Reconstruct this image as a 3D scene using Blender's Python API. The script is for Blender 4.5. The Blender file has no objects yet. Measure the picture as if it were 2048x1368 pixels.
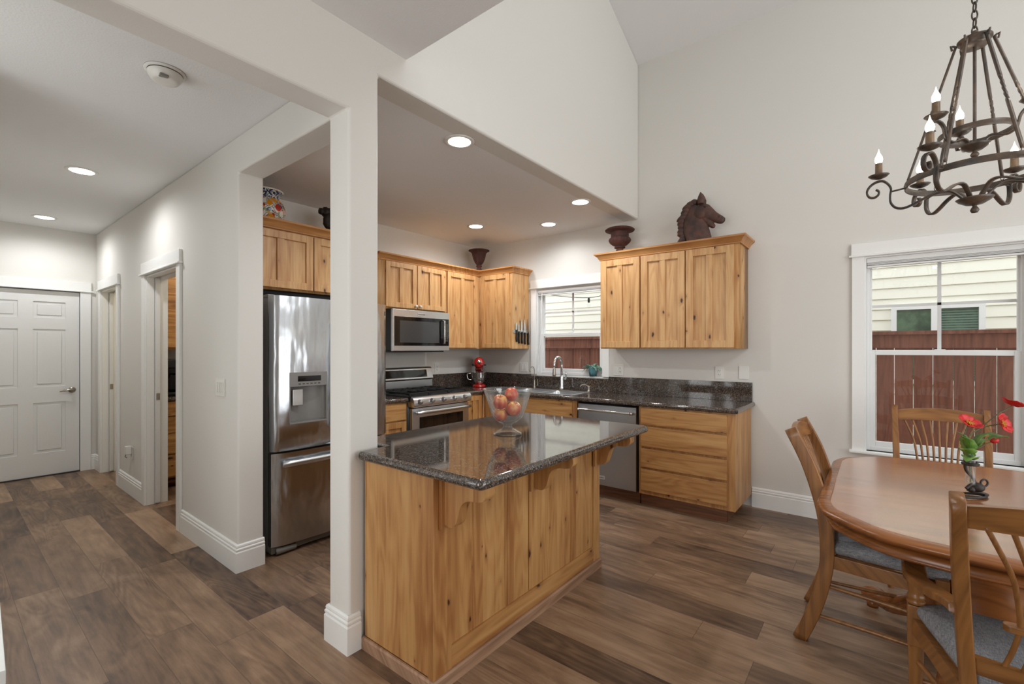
import bpy, bmesh, math, random
from mathutils import Vector, Matrix, Quaternion
random.seed(7)
PI = math.pi
S = bpy.context.scene
COL = S.collection

# ------------------------------------------------------------------ camera, world, lights, exposure
TH = math.atan(733 / 921.7)
cam = bpy.data.cameras.new('camera')
cam.sensor_width = 36.0
cam.lens = 921.7 / 2048 * 36
cam.shift_y = 13 / 2048
cam.clip_start = 0.02
co = bpy.data.objects.new('camera', cam)
co.location = (0, 0, 1.39)
co.rotation_euler = (PI / 2, 0, TH)
COL.objects.link(co)
S.camera = co

w = bpy.data.worlds.new('sky')
S.world = w
w.use_nodes = True
wb = w.node_tree.nodes['Background']
wb.inputs[0].default_value = (0.93, 0.97, 1.0, 1)
wb.inputs[1].default_value = 2.1


def lamp(name, kind, loc, energy, color=(1, 1, 1), size=None, target=None, **kw):
    L = bpy.data.lights.new(name, kind)
    L.energy = energy
    L.color = color
    o = bpy.data.objects.new(name, L)
    o.location = loc
    if size and kind == 'AREA':
        L.shape = 'RECTANGLE'
        L.size, L.size_y = size
    elif size:
        L.shadow_soft_size = size
    if target is not None:
        o.rotation_euler = (Vector(target) - Vector(loc)).to_track_quat('-Z', 'Y').to_euler()
    for k, v in kw.items():
        setattr(L, k, v)
    COL.objects.link(o)
    return o


DAY = (0.95, 0.98, 1.0)
WARM = (1.0, 0.86, 0.70)
# added area fills imitating window daylight; the walls behind them have no openings
lamp('daylight_fill_rear', 'AREA', (-0.95, -3.42, 1.45), 54, DAY, (1.6, 2.2), (-0.6, 0, 1.45))
lamp('daylight_fill_right', 'AREA', (2.92, 1.6, 1.5), 76, DAY, (3.4, 1.9), (0, 1.6, 1.5))
lamp('daylight_fill_high', 'AREA', (2.92, 2.4, 4.4), 84, DAY, (3.0, 1.3), (0, 2.6, 3.6))  # added fill for the vault, no upper window exists here
lamp('daylight_fill_hall', 'AREA', (-2.62, -.97, 1.45), 14, DAY, (1.0, 1.7), (-2.62, 1.0, 1.45))  # added fill in the alcove, brightens the hall wall and stub
S.view_settings.view_transform = 'Standard'
S.view_settings.look = 'None'
S.view_settings.exposure = 0.12
S.view_settings.gamma = 1.0
S.view_settings.use_curve_mapping = False
S.cycles.max_bounces = 10
S.cycles.diffuse_bounces = 5
S.cycles.glossy_bounces = 5
S.cycles.transmission_bounces = 8
S.cycles.transparent_max_bounces = 12
S.cycles.sample_clamp_indirect = 4.0
S.cycles.blur_glossy = 0.5
S.cycles.caustics_reflective = False
S.cycles.caustics_refractive = False
S.cycles.use_denoising = True


# ------------------------------------------------------------------ materials
def lin(r, g, b):
    f = lambda c: (c / 255) / 12.92 if c <= 10 else (((c / 255) + 0.055) / 1.055) ** 2.4
    return (f(r), f(g), f(b), 1)


class NT:
    def __init__(s, name):
        s.m = bpy.data.materials.new(name)
        s.m.use_nodes = True
        s.t = s.m.node_tree
        s.b = s.t.nodes['Principled BSDF']
        s.out = s.t.nodes['Material Output']

    def n(s, typ, **kw):
        x = s.t.nodes.new(typ)
        for k, v in kw.items():
            setattr(x, k, v)
        return x

    def put(s, sock, v):
        if isinstance(v, bpy.types.NodeSocket):
            s.t.links.new(v, sock)
        elif v is not None:
            sock.default_value = v

    def math(s, op, a, b=None, c=None):
        x = s.n('ShaderNodeMath', operation=op)
        s.put(x.inputs[0], a)
        if b is not None: s.put(x.inputs[1], b)
        if c is not None: s.put(x.inputs[2], c)
        return x.outputs[0]

    def vec(s, x, y, z):
        c = s.n('ShaderNodeCombineXYZ')
        for i, v in enumerate((x, y, z)): s.put(c.inputs[i], v)
        return c.outputs[0]

    def xyz(s, kind='pos'):
        if kind == 'pos':
            v = s.n('ShaderNodeNewGeometry').outputs['Position']
        else:
            v = s.n('ShaderNodeTexCoord').outputs['Object']
        sp = s.n('ShaderNodeSeparateXYZ')
        s.put(sp.inputs[0], v)
        return v, sp.outputs[0], sp.outputs[1], sp.outputs[2]

    def noise(s, v, scale=1.0, detail=4, rough=.5, dist=0.0, w=None):
        x = s.n('ShaderNodeTexNoise')
        if w is not None:
            x.noise_dimensions = '4D'
            s.put(x.inputs['W'], w)
        s.put(x.inputs['Vector'], v)
        x.inputs['Scale'].default_value = scale
        x.inputs['Detail'].default_value = detail
        x.inputs['Roughness'].default_value = rough
        x.inputs['Distortion'].default_value = dist
        return x.outputs['Fac']

    def ramp(s, fac, stops, interp='LINEAR'):
        x = s.n('ShaderNodeValToRGB')
        x.color_ramp.interpolation = interp
        e = x.color_ramp.elements
        while len(e) < len(stops): e.new(.5)
        for i, (p, c) in enumerate(stops):
            e[i].position = p
            e[i].color = c
        s.put(x.inputs[0], fac)
        return x.outputs[0]

    def mix(s, fac, a, b, typ='MIX'):
        x = s.n('ShaderNodeMix', data_type='RGBA', blend_type=typ)
        s.put(x.inputs['Factor'], fac)
        s.put(x.inputs[6], a)
        s.put(x.inputs[7], b)
        return x.outputs[2]

    def white(s, v, dim='1D'):
        x = s.n('ShaderNodeTexWhiteNoise', noise_dimensions=dim)
        if dim == '1D': s.put(x.inputs['W'], v)
        else: s.put(x.inputs['Vector'], v)
        return x.outputs['Value']

    def bump(s, h, strength=.2, dist=.01):
        x = s.n('ShaderNodeBump')
        x.inputs['Strength'].default_value = strength
        x.inputs['Distance'].default_value = dist
        s.put(x.inputs['Height'], h)
        s.t.links.new(x.outputs[0], s.b.inputs['Normal'])

    def set(s, **kw):
        for k, v in kw.items():
            s.put(s.b.inputs[{'color': 'Base Color', 'rough': 'Roughness', 'metal': 'Metallic', 'ior': 'IOR',
                              'trans': 'Transmission Weight', 'coat': 'Coat Weight', 'emit': 'Emission Color',
                              'estr': 'Emission Strength', 'spec': 'Specular IOR Level'}[k]], v)
        return s.m


def plain(name, c, rough=.5, metal=0.0, **kw):
    return NT(name).set(color=lin(*c), rough=rough, metal=metal, **kw)


def paint(name, c, rough=.6, bump=.12, scale=170):
    n = NT(name)
    v, x, y, z = n.xyz()
    n.bump(n.noise(v, scale, 2), bump, .004)
    return n.set(color=lin(*c), rough=rough)


def wood(name, light, mid, dark, grain='z', stave=.085, knots=True, rough=.42, coord='pos', coat=0.0, var=.3, gs=1.0, knotd=1.0):
    n = NT(name)
    v, x, y, z = n.xyz(coord)
    al, ac = {'z': (z, n.math('ADD', x, y)), 'x': (x, n.math('ADD', y, z)), 'y': (y, n.math('ADD', x, z))}[grain]
    dp = n.math('SUBTRACT', x, y) if grain == 'z' else ac
    if stave:
        idx = n.math('FLOOR', n.math('DIVIDE', ac, stave))
        r = n.white(idx)
    else:
        r = n.math('ADD', 0.35, 0.0)
    off = n.math('MULTIPLY', r, 37.0)
    gv = n.vec(n.math('MULTIPLY', al, 1.3 * gs), n.math('MULTIPLY', ac, 24.0 * gs), n.math('MULTIPLY', dp, 3.0))
    g1 = n.noise(gv, 1.0, 6, .62, .5, off)
    cv = n.vec(n.math('MULTIPLY', al, 1.1 * gs), n.math('MULTIPLY', ac, 9.0 * gs), 0.0)
    g2 = n.noise(cv, 1.0, 1, .4, .3, off)
    rings = n.math('MULTIPLY_ADD', n.math('SINE', n.math('MULTIPLY', g2, 55.0)), .5, .5)
    f = n.math('ADD', n.math('MULTIPLY', g1, .74), n.math('MULTIPLY', rings, .10))
    f = n.math('ADD', f, n.math('MULTIPLY', n.math('SUBTRACT', r, .5), var * .35))
    col = n.ramp(f, [(.25, lin(*dark)), (.45, lin(*mid)), (.68, lin(*light))])
    if knots:
        kv = n.vec(n.math('ADD', n.math('MULTIPLY', al, 3.6), off), n.math('MULTIPLY', ac, 7.5), 0.0)
        vo = n.n('ShaderNodeTexVoronoi', voronoi_dimensions='2D')
        n.put(vo.inputs['Vector'], kv)
        vo.inputs['Scale'].default_value = 1.0
        wob = n.math('MULTIPLY', n.noise(n.vec(n.math('MULTIPLY', al, 40.), n.math('MULTIPLY', ac, 60.), 0.), 1., 2), .09)
        d = n.math('ADD', vo.outputs['Distance'], wob)
        sp = n.n('ShaderNodeSeparateColor')
        n.put(sp.inputs[0], vo.outputs['Color'])
        gate = n.math('LESS_THAN', sp.outputs[0], .58 * knotd)
        sz = n.math('MULTIPLY_ADD', sp.outputs[1], .09, .055)
        k = n.math('MULTIPLY', n.math('SUBTRACT', 1.0, n.math('SMOOTH_MIN', n.math('DIVIDE', d, sz), 1.0, .3)), gate)
        halo = n.math('MULTIPLY', n.math('SUBTRACT', 1.0, n.math('SMOOTH_MIN', n.math('DIVIDE', d, n.math('MULTIPLY', sz, 2.6)), 1.0, .2)), gate)
        col = n.mix(n.math('MINIMUM', n.math('MAXIMUM', n.math('MULTIPLY', halo, .7), 0.), 1.), col, lin(int(dark[0] * .85), int(dark[1] * .78), int(dark[2] * .7)))
        col = n.mix(n.math('MINIMUM', n.math('MAXIMUM', n.math('MULTIPLY', k, 3.2), 0.), 1.), col, lin(62, 36, 20))
    n.bump(g1, .05, .002)
    if coat:
        n.b.inputs['Coat Weight'].default_value = coat
        n.b.inputs['Coat IOR'].default_value = 1.75
        n.b.inputs['Coat Roughness'].default_value = .20
    return n.set(color=col, rough=rough)


def granite(name, rough=.06):
    n = NT(name)
    v, x, y, z = n.xyz()
    a = n.noise(v, 150, 3, .7)
    b = n.noise(v, 95, 2, .6)
    vo = n.n('ShaderNodeTexVoronoi')
    n.put(vo.inputs['Vector'], v)
    vo.inputs['Scale'].default_value = 190
    sp = n.n('ShaderNodeSeparateColor')
    n.put(sp.inputs[0], vo.outputs['Color'])
    c = n.ramp(sp.outputs[0], [(0, lin(26, 25, 25)), (.38, lin(52, 48, 46)), (.58, lin(96, 76, 60)), (.76, lin(128, 104, 82)), (.88, lin(150, 150, 150))], 'CONSTANT')
    c2 = n.ramp(a, [(.40, lin(26, 25, 25)), (.54, lin(78, 66, 57)), (.68, lin(150, 140, 130))])
    col = n.mix(.5, c, c2)
    col = n.mix(n.math('MULTIPLY', b, .35), col, lin(56, 48, 42))
    return n.set(color=col, rough=rough, ior=1.75)


def steel(name, c=(216, 219, 222), rough=.30, axis='z', wav=0.0, brush=.05):
    n = NT(name)
    v, x, y, z = n.xyz()
    if axis == 'z':
        gv = n.vec(n.math('MULTIPLY', x, 350.), n.math('MULTIPLY', y, 350.), n.math('MULTIPLY', z, 6.))
    else:
        gv = n.vec(n.math('MULTIPLY', x, 6.), n.math('MULTIPLY', y, 6.), n.math('MULTIPLY', z, 350.))
    h = n.noise(gv, 1., 2)
    if wav:
        wv = n.noise(n.vec(n.math('MULTIPLY', x, 9.), n.math('MULTIPLY', y, 9.), n.math('MULTIPLY', z, 3.2)), 1., 2, .45)
        h = n.math('ADD', n.math('MULTIPLY', h, .02), n.math('MULTIPLY', wv, wav))
        n.bump(h, .5, .03)
    else:
        n.bump(h, brush, .001)
    return n.set(color=lin(*c), rough=rough, metal=1.0)


def floor_mat():
    n = NT('vinyl_planks')
    v, x, y, z = n.xyz()
    fy = n.math('DIVIDE', n.math('SUBTRACT', y, .0985 - .1808 * 60), .1808)
    row = n.math('FLOOR', fy)
    r1 = n.white(row)
    xo = n.math('DIVIDE', n.math('ADD', n.math('ADD', x, 40.), n.math('MULTIPLY', r1, 5.3)), 1.22)
    colm = n.math('FLOOR', xo)
    rv = n.white(n.vec(row, colm, 0.), '2D')
    rv2 = n.white(n.vec(colm, row, 3.), '3D')
    off = n.math('MULTIPLY', rv, 61.)
    g1 = n.noise(n.vec(n.math('MULTIPLY', x, 2.2), n.math('MULTIPLY', y, 38.), 0.), 1., 6, .65, .4, off)
    bl = n.noise(n.vec(n.math('MULTIPLY', x, 2.4), n.math('MULTIPLY', y, 8.5), 0.), 1., 5, .6, .9, off)
    ct = n.noise(n.vec(n.math('MULTIPLY', x, 1.1), n.math('MULTIPLY', y, 5.2), 0.), 1., 1.5, .5, .5, off)
    rg = n.math('MULTIPLY_ADD', n.math('SINE', n.math('MULTIPLY', ct, 95.)), .5, .5)
    rgm = n.math('MULTIPLY', rg, n.math('GREATER_THAN', rv2, .55))
    f = n.math('ADD', n.math('MULTIPLY', rv, .36), n.math('MULTIPLY', bl, .85))
    f = n.math('ADD', f, n.math('MULTIPLY', n.math('SUBTRACT', g1, .5), .60))
    f = n.math('SUBTRACT', f, n.math('MULTIPLY', rgm, .10))
    col = n.ramp(f, [(.26, lin(64, 48, 40)), (.46, lin(102, 80, 63)), (.66, lin(134, 107, 84)), (.92, lin(166, 138, 112))])
    ey = n.math('ABSOLUTE', n.math('SUBTRACT', n.math('FRACT', fy), .5))
    ex = n.math('ABSOLUTE', n.math('SUBTRACT', n.math('FRACT', xo), .5))
    line = n.math('MAXIMUM', n.math('GREATER_THAN', ey, .5 - .0065), n.math('GREATER_THAN', ex, .5 - .0012))
    col = n.mix(n.math('MULTIPLY', line, .55), col, lin(45, 34, 28))
    n.bump(n.math('SUBTRACT', g1, n.math('MULTIPLY', line, 1.0)), .10, .002)
    rg2 = n.math('MULTIPLY_ADD', g1, .16, .30)
    return n.set(color=col, rough=rg2, spec=.4)


def fabric(name, c1, c2):
    n = NT(name)
    v, x, y, z = n.xyz('obj')
    a = n.noise(n.vec(n.math('MULTIPLY', x, 420.), n.math('MULTIPLY', y, 60.), n.math('MULTIPLY', z, 60.)), 1., 2)
    b = n.noise(n.vec(n.math('MULTIPLY', x, 60.), n.math('MULTIPLY', y, 420.), n.math('MULTIPLY', z, 300.)), 1., 2)
    f = n.math('MULTIPLY_ADD', n.math('ADD', a, b), .5, 0.)
    n.bump(f, .35, .003)
    return n.set(color=n.ramp(f, [(.36, lin(*c1)), (.64, lin(*c2))]), rough=.95, spec=.2)


def pane_mat(name, tint=(1, 1, 1, 1), refl=1.0):
    n = NT(name)
    tr = n.n('ShaderNodeBsdfTransparent')
    tr.inputs[0].default_value = tint
    gl = n.n('ShaderNodeBsdfGlossy')
    gl.inputs['Roughness'].default_value = .01
    lw = n.n('ShaderNodeLayerWeight')
    lw.inputs[0].default_value = .5
    fr = n.math('MULTIPLY_ADD', n.math('POWER', lw.outputs['Facing'], 4.0), .6, .04)
    mx = n.n('ShaderNodeMixShader')
    n.put(mx.inputs[0], n.math('MULTIPLY', fr, refl))
    n.t.links.new(tr.outputs[0], mx.inputs[1])
    n.t.links.new(gl.outputs[0], mx.inputs[2])
    n.t.links.new(mx.outputs[0], n.out.inputs[0])
    return n.m


def glass(name, c=(1, 1, 1, 1)):
    """clear moulded glass: see-through, bright reflective rims where the wall is seen edge-on, a faint body"""
    n = NT(name)
    tr = n.n('ShaderNodeBsdfTransparent')
    tr.inputs[0].default_value = c
    gl = n.n('ShaderNodeBsdfGlossy')
    gl.inputs['Roughness'].default_value = .03
    df = n.n('ShaderNodeBsdfDiffuse')
    df.inputs[0].default_value = (.80, .84, .84, 1)
    lw = n.n('ShaderNodeLayerWeight')
    lw.inputs[0].default_value = .5
    edge = n.math('POWER', lw.outputs['Facing'], 3.0)
    m1 = n.n('ShaderNodeMixShader')
    n.put(m1.inputs[0], n.math('MULTIPLY_ADD', edge, .30, .025))
    n.t.links.new(tr.outputs[0], m1.inputs[1])
    n.t.links.new(df.outputs[0], m1.inputs[2])
    m2 = n.n('ShaderNodeMixShader')
    n.put(m2.inputs[0], n.math('MULTIPLY_ADD', edge, .65, .04))
    n.t.links.new(m1.outputs[0], m2.inputs[1])
    n.t.links.new(gl.outputs[0], m2.inputs[2])
    n.t.links.new(m2.outputs[0], n.out.inputs[0])
    return n.m


def glow(name, c, strength):
    return NT(name).set(color=(c[0], c[1], c[2], 1), emit=(c[0], c[1], c[2], 1), estr=strength)


def rust(name, c1, c2, rough=.8, sc=14):
    n = NT(name)
    v, x, y, z = n.xyz()
    f = n.noise(v, sc, 6, .65)
    n.bump(n.noise(v, 90, 3), .25, .004)
    return n.set(color=n.ramp(f, [(.35, lin(*c1)), (.65, lin(*c2))]), rough=rough)


def talavera():
    n = NT('talavera_glaze')
    v, x, y, z = n.xyz()
    vo = n.n('ShaderNodeTexVoronoi')
    n.put(vo.inputs['Vector'], v)
    vo.inputs['Scale'].default_value = 17
    sp = n.n('ShaderNodeSeparateColor')
    n.put(sp.inputs[0], vo.outputs['Color'])
    c = n.ramp(sp.outputs[0], [(0, lin(214, 140, 22)), (.28, lin(176, 44, 34)), (.48, lin(226, 160, 40)), (.66, lin(40, 74, 110)), (.8, lin(228, 226, 214)), (.9, lin(70, 130, 120))], 'CONSTANT')
    v2 = n.n('ShaderNodeTexVoronoi')
    n.put(v2.inputs['Vector'], v)
    v2.inputs['Scale'].default_value = 46
    s2 = n.n('ShaderNodeSeparateColor')
    n.put(s2.inputs[0], v2.outputs['Color'])
    c2 = n.ramp(s2.outputs[0], [(0, lin(232, 228, 216)), (.3, lin(40, 70, 108)), (.5, lin(222, 152, 40)), (.72, lin(170, 60, 50)), (.86, lin(96, 140, 96))], 'CONSTANT')
    col = n.mix(n.math('GREATER_THAN', vo.outputs['Distance'], .44), c, c2)
    ve = n.n('ShaderNodeTexVoronoi', feature='DISTANCE_TO_EDGE')
    n.put(ve.inputs['Vector'], v)
    ve.inputs['Scale'].default_value = 17
    col = n.mix(n.math('LESS_THAN', ve.outputs['Distance'], .06), col, lin(236, 232, 220))
    col = n.mix(n.math('LESS_THAN', ve.outputs['Distance'], .025), col, lin(30, 52, 84))
    zz = n.math('GREATER_THAN', z, 2.535)
    st = n.ramp(n.noise(v, 55, 2), [(.42, lin(34, 58, 92)), (.5, lin(226, 224, 214)), (.58, lin(60, 96, 120))], 'CONSTANT')
    col = n.mix(zz, col, st)
    col = n.mix(n.math('GREATER_THAN', z, 2.592), col, lin(222, 218, 204))
    return n.set(color=col, rough=.15)


def apple_mat():
    n = NT('apple_skin')
    v, x, y, z = n.xyz('obj')
    f = n.noise(n.vec(n.math('MULTIPLY', x, 34.), n.math('MULTIPLY', y, 34.), n.math('MULTIPLY', z, 9.)), 1., 4)
    zz = n.math('MULTIPLY', z, 13.)
    g = n.math('ADD', f, n.math('MULTIPLY', n.math('MAXIMUM', zz, 0.), .42))
    return n.set(color=n.ramp(g, [(.36, lin(178, 58, 48)), (.55, lin(206, 100, 72)), (.78, lin(222, 160, 88)), (1.0, lin(190, 180, 70))]), rough=.3)


M = {}
M['wall'] = paint('wall_paint', (220, 217, 211), .7, .10)
M['ceil'] = paint('ceiling_paint', (236, 236, 236), .8, .30, 120)
M['trim'] = plain('white_trim_paint', (236, 236, 233), .35)
M['door'] = plain('white_door_paint', (226, 226, 224), .4)
M['vinyl'] = plain('white_vinyl', (228, 229, 228), .3)
M['plastic'] = plain('white_plastic', (226, 224, 218), .35)
M['slot'] = plain('dark_slot', (60, 58, 55), .5)
M['floor'] = floor_mat()
CW = ((216, 176, 126), (204, 160, 108), (176, 124, 74))
M['wood_v'] = wood('knotty_wood_vertical', *CW, grain='z')
M['wood_x'] = wood('knotty_wood_along_x', *CW, grain='x', stave=.16)
M['wood_y'] = wood('knotty_wood_along_y', *CW, grain='y', stave=.16)
M['crown'] = wood('crown_wood', (212, 164, 106), (194, 140, 84), (164, 108, 58), grain='x', stave=None, knots=False)
LW = ((202, 158, 104), (186, 138, 84), (154, 102, 56))
M['isl_v'] = wood('island_wood_vertical', *LW, grain='z', stave=.075, var=.6, knotd=.9)
M['isl_y'] = wood('island_wood_along_y', *LW, grain='y', stave=None)
M['low_x'] = wood('drawer_wood_along_x', *LW, grain='x', stave=.155)
M['low_y'] = wood('drawer_wood_along_y', *LW, grain='y', stave=.155)
M['low_v'] = wood('base_wood_vertical', *LW, grain='z', knotd=.6)
M['toe'] = wood('toe_kick_wood', (140, 96, 66), (122, 80, 54), (92, 58, 40), grain='x', stave=None, knots=False, rough=.6)
M['base_trim'] = wood('bleached_base_trim', (190, 156, 128), (172, 136, 108), (136, 102, 78), grain='y', stave=None, knots=False, rough=.6)
M['pantry'] = wood('pantry_wood', (214, 170, 108), (186, 136, 76), (130, 82, 38), grain='y', stave=.17)
M['crown_y'] = wood('crown_wood_along_y', (212, 164, 106), (194, 140, 84), (164, 108, 58), grain='y', stave=None, knots=False)
M['granite'] = granite('dark_granite')
M['steel_z'] = steel('stainless_vertical', axis='z')
M['steel_h'] = steel('stainless_horizontal', axis='h')
M['fridge'] = steel('stainless_fridge', (194, 197, 201), .22, 'z', wav=.85)
M['steel_dk'] = steel('stainless_dark', (176, 178, 180), .30, 'z')
M['chrome'] = plain('chrome', (222, 223, 224), .14, 1.0)
M['nickel'] = plain('brushed_nickel', (168, 160, 148), .28, 1.0)
M['gray'] = plain('gray_plastic', (128, 125, 121), .4)
M['black'] = plain('black_plastic', (26, 25, 25), .35)
M['blackglass'] = plain('black_glass', (16, 16, 17), .06)
M['castiron'] = plain('cast_iron', (22, 22, 22), .55)
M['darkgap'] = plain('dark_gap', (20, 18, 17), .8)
M['ovenglass'] = plain('oven_glass', (36, 26, 20), .06)
M['window_mw'] = plain('microwave_window', (66, 66, 66), .12)
M['red'] = plain('red_enamel', (170, 26, 20), .15, coat=.6)
M['urn'] = rust('rusty_iron_urn', (52, 26, 22), (84, 48, 40))
M['horse'] = rust('rusty_iron_horse', (52, 40, 38), (94, 60, 48), .65, 12)
M['iron'] = rust('dark_iron', (20, 15, 12), (40, 30, 24), .6)
M['chand'] = rust('bronzed_iron', (50, 47, 45), (92, 76, 62), .40, 12)
M['sleeve'] = rust('candle_sleeve_bronze', (84, 66, 48), (120, 96, 70), .5, 20)
M['talavera'] = talavera()
M['ceramic'] = plain('white_ceramic', (222, 214, 204), .2)
M['pot'] = plain('blue_glazed_pot', (92, 140, 148), .35)
M['leaf'] = rust('teal_leaf', (50, 104, 78), (122, 164, 148), .5, 30)
M['leaf2'] = rust('poppy_leaf', (74, 112, 44), (120, 158, 70), .5, 30)
M['stem'] = plain('poppy_stem', (88, 92, 62), .6)
M['petal'] = rust('poppy_petal', (168, 14, 18), (206, 30, 30), .5, 40)
M['stamen'] = plain('poppy_stamen', (196, 140, 40), .6)
M['apple'] = apple_mat()
M['stalk'] = plain('apple_stalk', (96, 82, 40), .7)
M['glass'] = glass('clear_glass', (.97, .985, .985, 1))
M['bulb'] = glow('bulb_glow', (1.0, .93, .80), 7)
M['flametip'] = glow('bulb_tip', (1.0, .90, .74), 3)
M['lens'] = glow('downlight_lens', (1.0, .97, .92), 12)
M['pane'] = pane_mat('window_glass')
TW = ((186, 126, 78), (166, 106, 62), (128, 76, 42))
M['table'] = wood('table_wood', *TW, grain='x', stave=.13, knots=False, rough=.2, var=.3, gs=.8, coat=1.0)
M['table_edge'] = wood('table_edge_wood', (166, 106, 56), (144, 88, 44), (104, 60, 28), grain='x', stave=None, knots=False, rough=.25)
CHW = ((160, 114, 64), (142, 96, 52), (108, 70, 36))
M['chair'] = wood('chair_wood', *CHW, grain='z', stave=None, knots=False, rough=.3, coord='obj', gs=1.4)
M['chair_x'] = wood('chair_rail_wood', *CHW, grain='x', stave=None, knots=False, rough=.3, coord='obj', gs=1.4)
M['seat'] = fabric('grey_seat_fabric', (108, 110, 114), (156, 157, 161))
M['siding'] = paint('cream_siding', (235, 234, 220), .7, .05)
M['fence'] = wood('red_fence_wood', (146, 98, 80), (130, 82, 66), (104, 62, 50), grain='z', stave=.145, knots=False, rough=.8)
M['greenreflect'] = rust('neighbour_glass_reflection', (44, 66, 50), (92, 120, 92), .08, 5)  # green mottle paints reflected greenery into the pane colour
M['greentrim'] = plain('green_house_trim', (96, 122, 108), .6)
M['soil'] = plain('pale_ground', (170, 160, 140), .9)
M['yellow'] = paint('pale_yellow_paint', (230, 214, 160), .7)
M['bench_white'] = plain('white_lacquer', (236, 238, 236), .3)  # plain white of the bench
M['text'] = plain('label_ink', (50, 50, 50), .5)
M['platelabel'] = plain('label_plate', (214, 214, 212), .3, .6)


# ------------------------------------------------------------------ mesh builder
def sm_angle(bm, ang=32):
    lim = math.radians(ang)
    for f in bm.faces: f.smooth = True
    for e in bm.edges:
        if len(e.link_faces) == 2:
            if e.calc_face_angle(0) > lim: e.smooth = False


class MB:
    def __init__(s):
        s.bm = bmesh.new()

    def _add(s, verts, faces, mat4=None):
        vs = [s.bm.verts.new(mat4 @ Vector(v) if mat4 else v) for v in verts]
        out = []
        for f in faces:
            try: out.append(s.bm.faces.new([vs[i] for i in f]))
            except ValueError: pass
        return vs, out

    def box(s, x0, x1, y0, y1, z0, z1, bev=0.0, seg=2, m=None):
        x0, x1 = min(x0, x1), max(x0, x1); y0, y1 = min(y0, y1), max(y0, y1); z0, z1 = min(z0, z1), max(z0, z1)
        v = [(x, y, z) for x in (x0, x1) for y in (y0, y1) for z in (z0, z1)]
        f = [(0, 1, 3, 2), (4, 6, 7, 5), (0, 4, 5, 1), (2, 3, 7, 6), (0, 2, 6, 4), (1, 5, 7, 3)]
        vs, fs = s._add(v, f, m)
        if bev:
            es = list({e for q in fs for e in q.edges})
            bmesh.ops.bevel(s.bm, geom=es, offset=bev, segments=seg, affect='EDGES', profile=.5)
        return s

    def prism(s, pts, plane, a0, a1, bev=0.0, seg=2, m=None):
        """outline pts in 'xy' | 'xz' | 'yz', extruded a0..a1 along the third axis"""
        mk = {'xy': lambda p, a: (p[0], p[1], a), 'xz': lambda p, a: (p[0], a, p[1]), 'yz': lambda p, a: (a, p[0], p[1])}[plane]
        k = len(pts)
        v = [mk(p, a0) for p in pts] + [mk(p, a1) for p in pts]
        f = [tuple(range(k))[::-1], tuple(range(k, 2 * k))] + [(i, (i + 1) % k, k + (i + 1) % k, k + i) for i in range(k)]
        vs, fs = s._add(v, f, m)
        bmesh.ops.recalc_face_normals(s.bm, faces=fs)
        if bev:
            es = [e for e in {e for q in fs for e in q.edges} if e.calc_face_angle(0) > .5]
            bmesh.ops.bevel(s.bm, geom=es, offset=bev, segments=seg, affect='EDGES', profile=.5, clamp_overlap=True)
        return s

    def lathe(s, prof, c=(0, 0, 0), seg=24, m=None, mod=None, cap=True):
        c = Vector(c)
        rows = []
        for (r, z) in prof:
            row = []
            for i in range(seg):
                a = 2 * PI * i / seg
                rr = r * (mod(a, z) if mod else 1)
                p = Vector((rr * math.cos(a), rr * math.sin(a), z)) + c
                row.append(s.bm.verts.new(m @ p if m else p))
            rows.append(row)
        for a, b in zip(rows, rows[1:]):
            for i in range(seg):
                j = (i + 1) % seg
                s.bm.faces.new((a[i], a[j], b[j], b[i]))
        if cap:
            if prof[0][0] > 1e-5: s.bm.faces.new(rows[0][::-1])
            if prof[-1][0] > 1e-5: s.bm.faces.new(rows[-1])
        return s

    def tube(s, pts, r=.01, seg=8, sect=None, up=None, closed=False, cap=True, m=None, twist=0.0):
        """round (radius r, or one per point) or custom section (list of 2D offsets) swept along points"""
        P = [Vector(p) for p in pts]
        if m: P = [m @ p for p in P]
        n = len(P)
        T = []
        for i in range(n):
            a = P[(i - 1) % n] if (closed or i > 0) else P[i]
            b = P[(i + 1) % n] if (closed or i < n - 1) else P[i]
            t = (b - a)
            T.append(t.normalized() if t.length > 1e-9 else Vector((0, 0, 1)))
        if up is not None:
            U = [Vector(up)] * n
        else:
            u = Vector((0, 0, 1)) if abs(T[0].z) < .9 else Vector((1, 0, 0))
            U = []
            for t in T:
                u = (u - t * u.dot(t))
                if u.length < 1e-6: u = t.orthogonal()
                u.normalize()
                U.append(u.copy())
        rows = []
        for i in range(n):
            t = T[i]
            b = t.cross(U[i])
            if b.length < 1e-6: b = t.orthogonal()
            b.normalize()
            nn = b.cross(t).normalized()
            rr = r[i] if isinstance(r, (list, tuple)) else r
            if sect: offs = [(q[0] * (rr if not isinstance(r, float) else 1), q[1] * (rr if not isinstance(r, float) else 1)) for q in sect]
            else: offs = [(rr * math.cos(2 * PI * k / seg), rr * math.sin(2 * PI * k / seg)) for k in range(seg)]
            if twist:
                ca, sa = math.cos(twist * i), math.sin(twist * i)
                offs = [(a * ca - c * sa, a * sa + c * ca) for a, c in offs]
            rows.append([s.bm.verts.new(P[i] + b * o[0] + nn * o[1]) for o in offs])
        k = len(rows[0])
        rng = range(n) if closed else range(n - 1)
        for i in rng:
            a, c = rows[i], rows[(i + 1) % n]
            for q in range(k):
                p = (q + 1) % k
                s.bm.faces.new((a[q], a[p], c[p], c[q]))
        if cap and not closed:
            s.bm.faces.new(rows[0][::-1])
            s.bm.faces.new(rows[-1])
        return s

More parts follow.
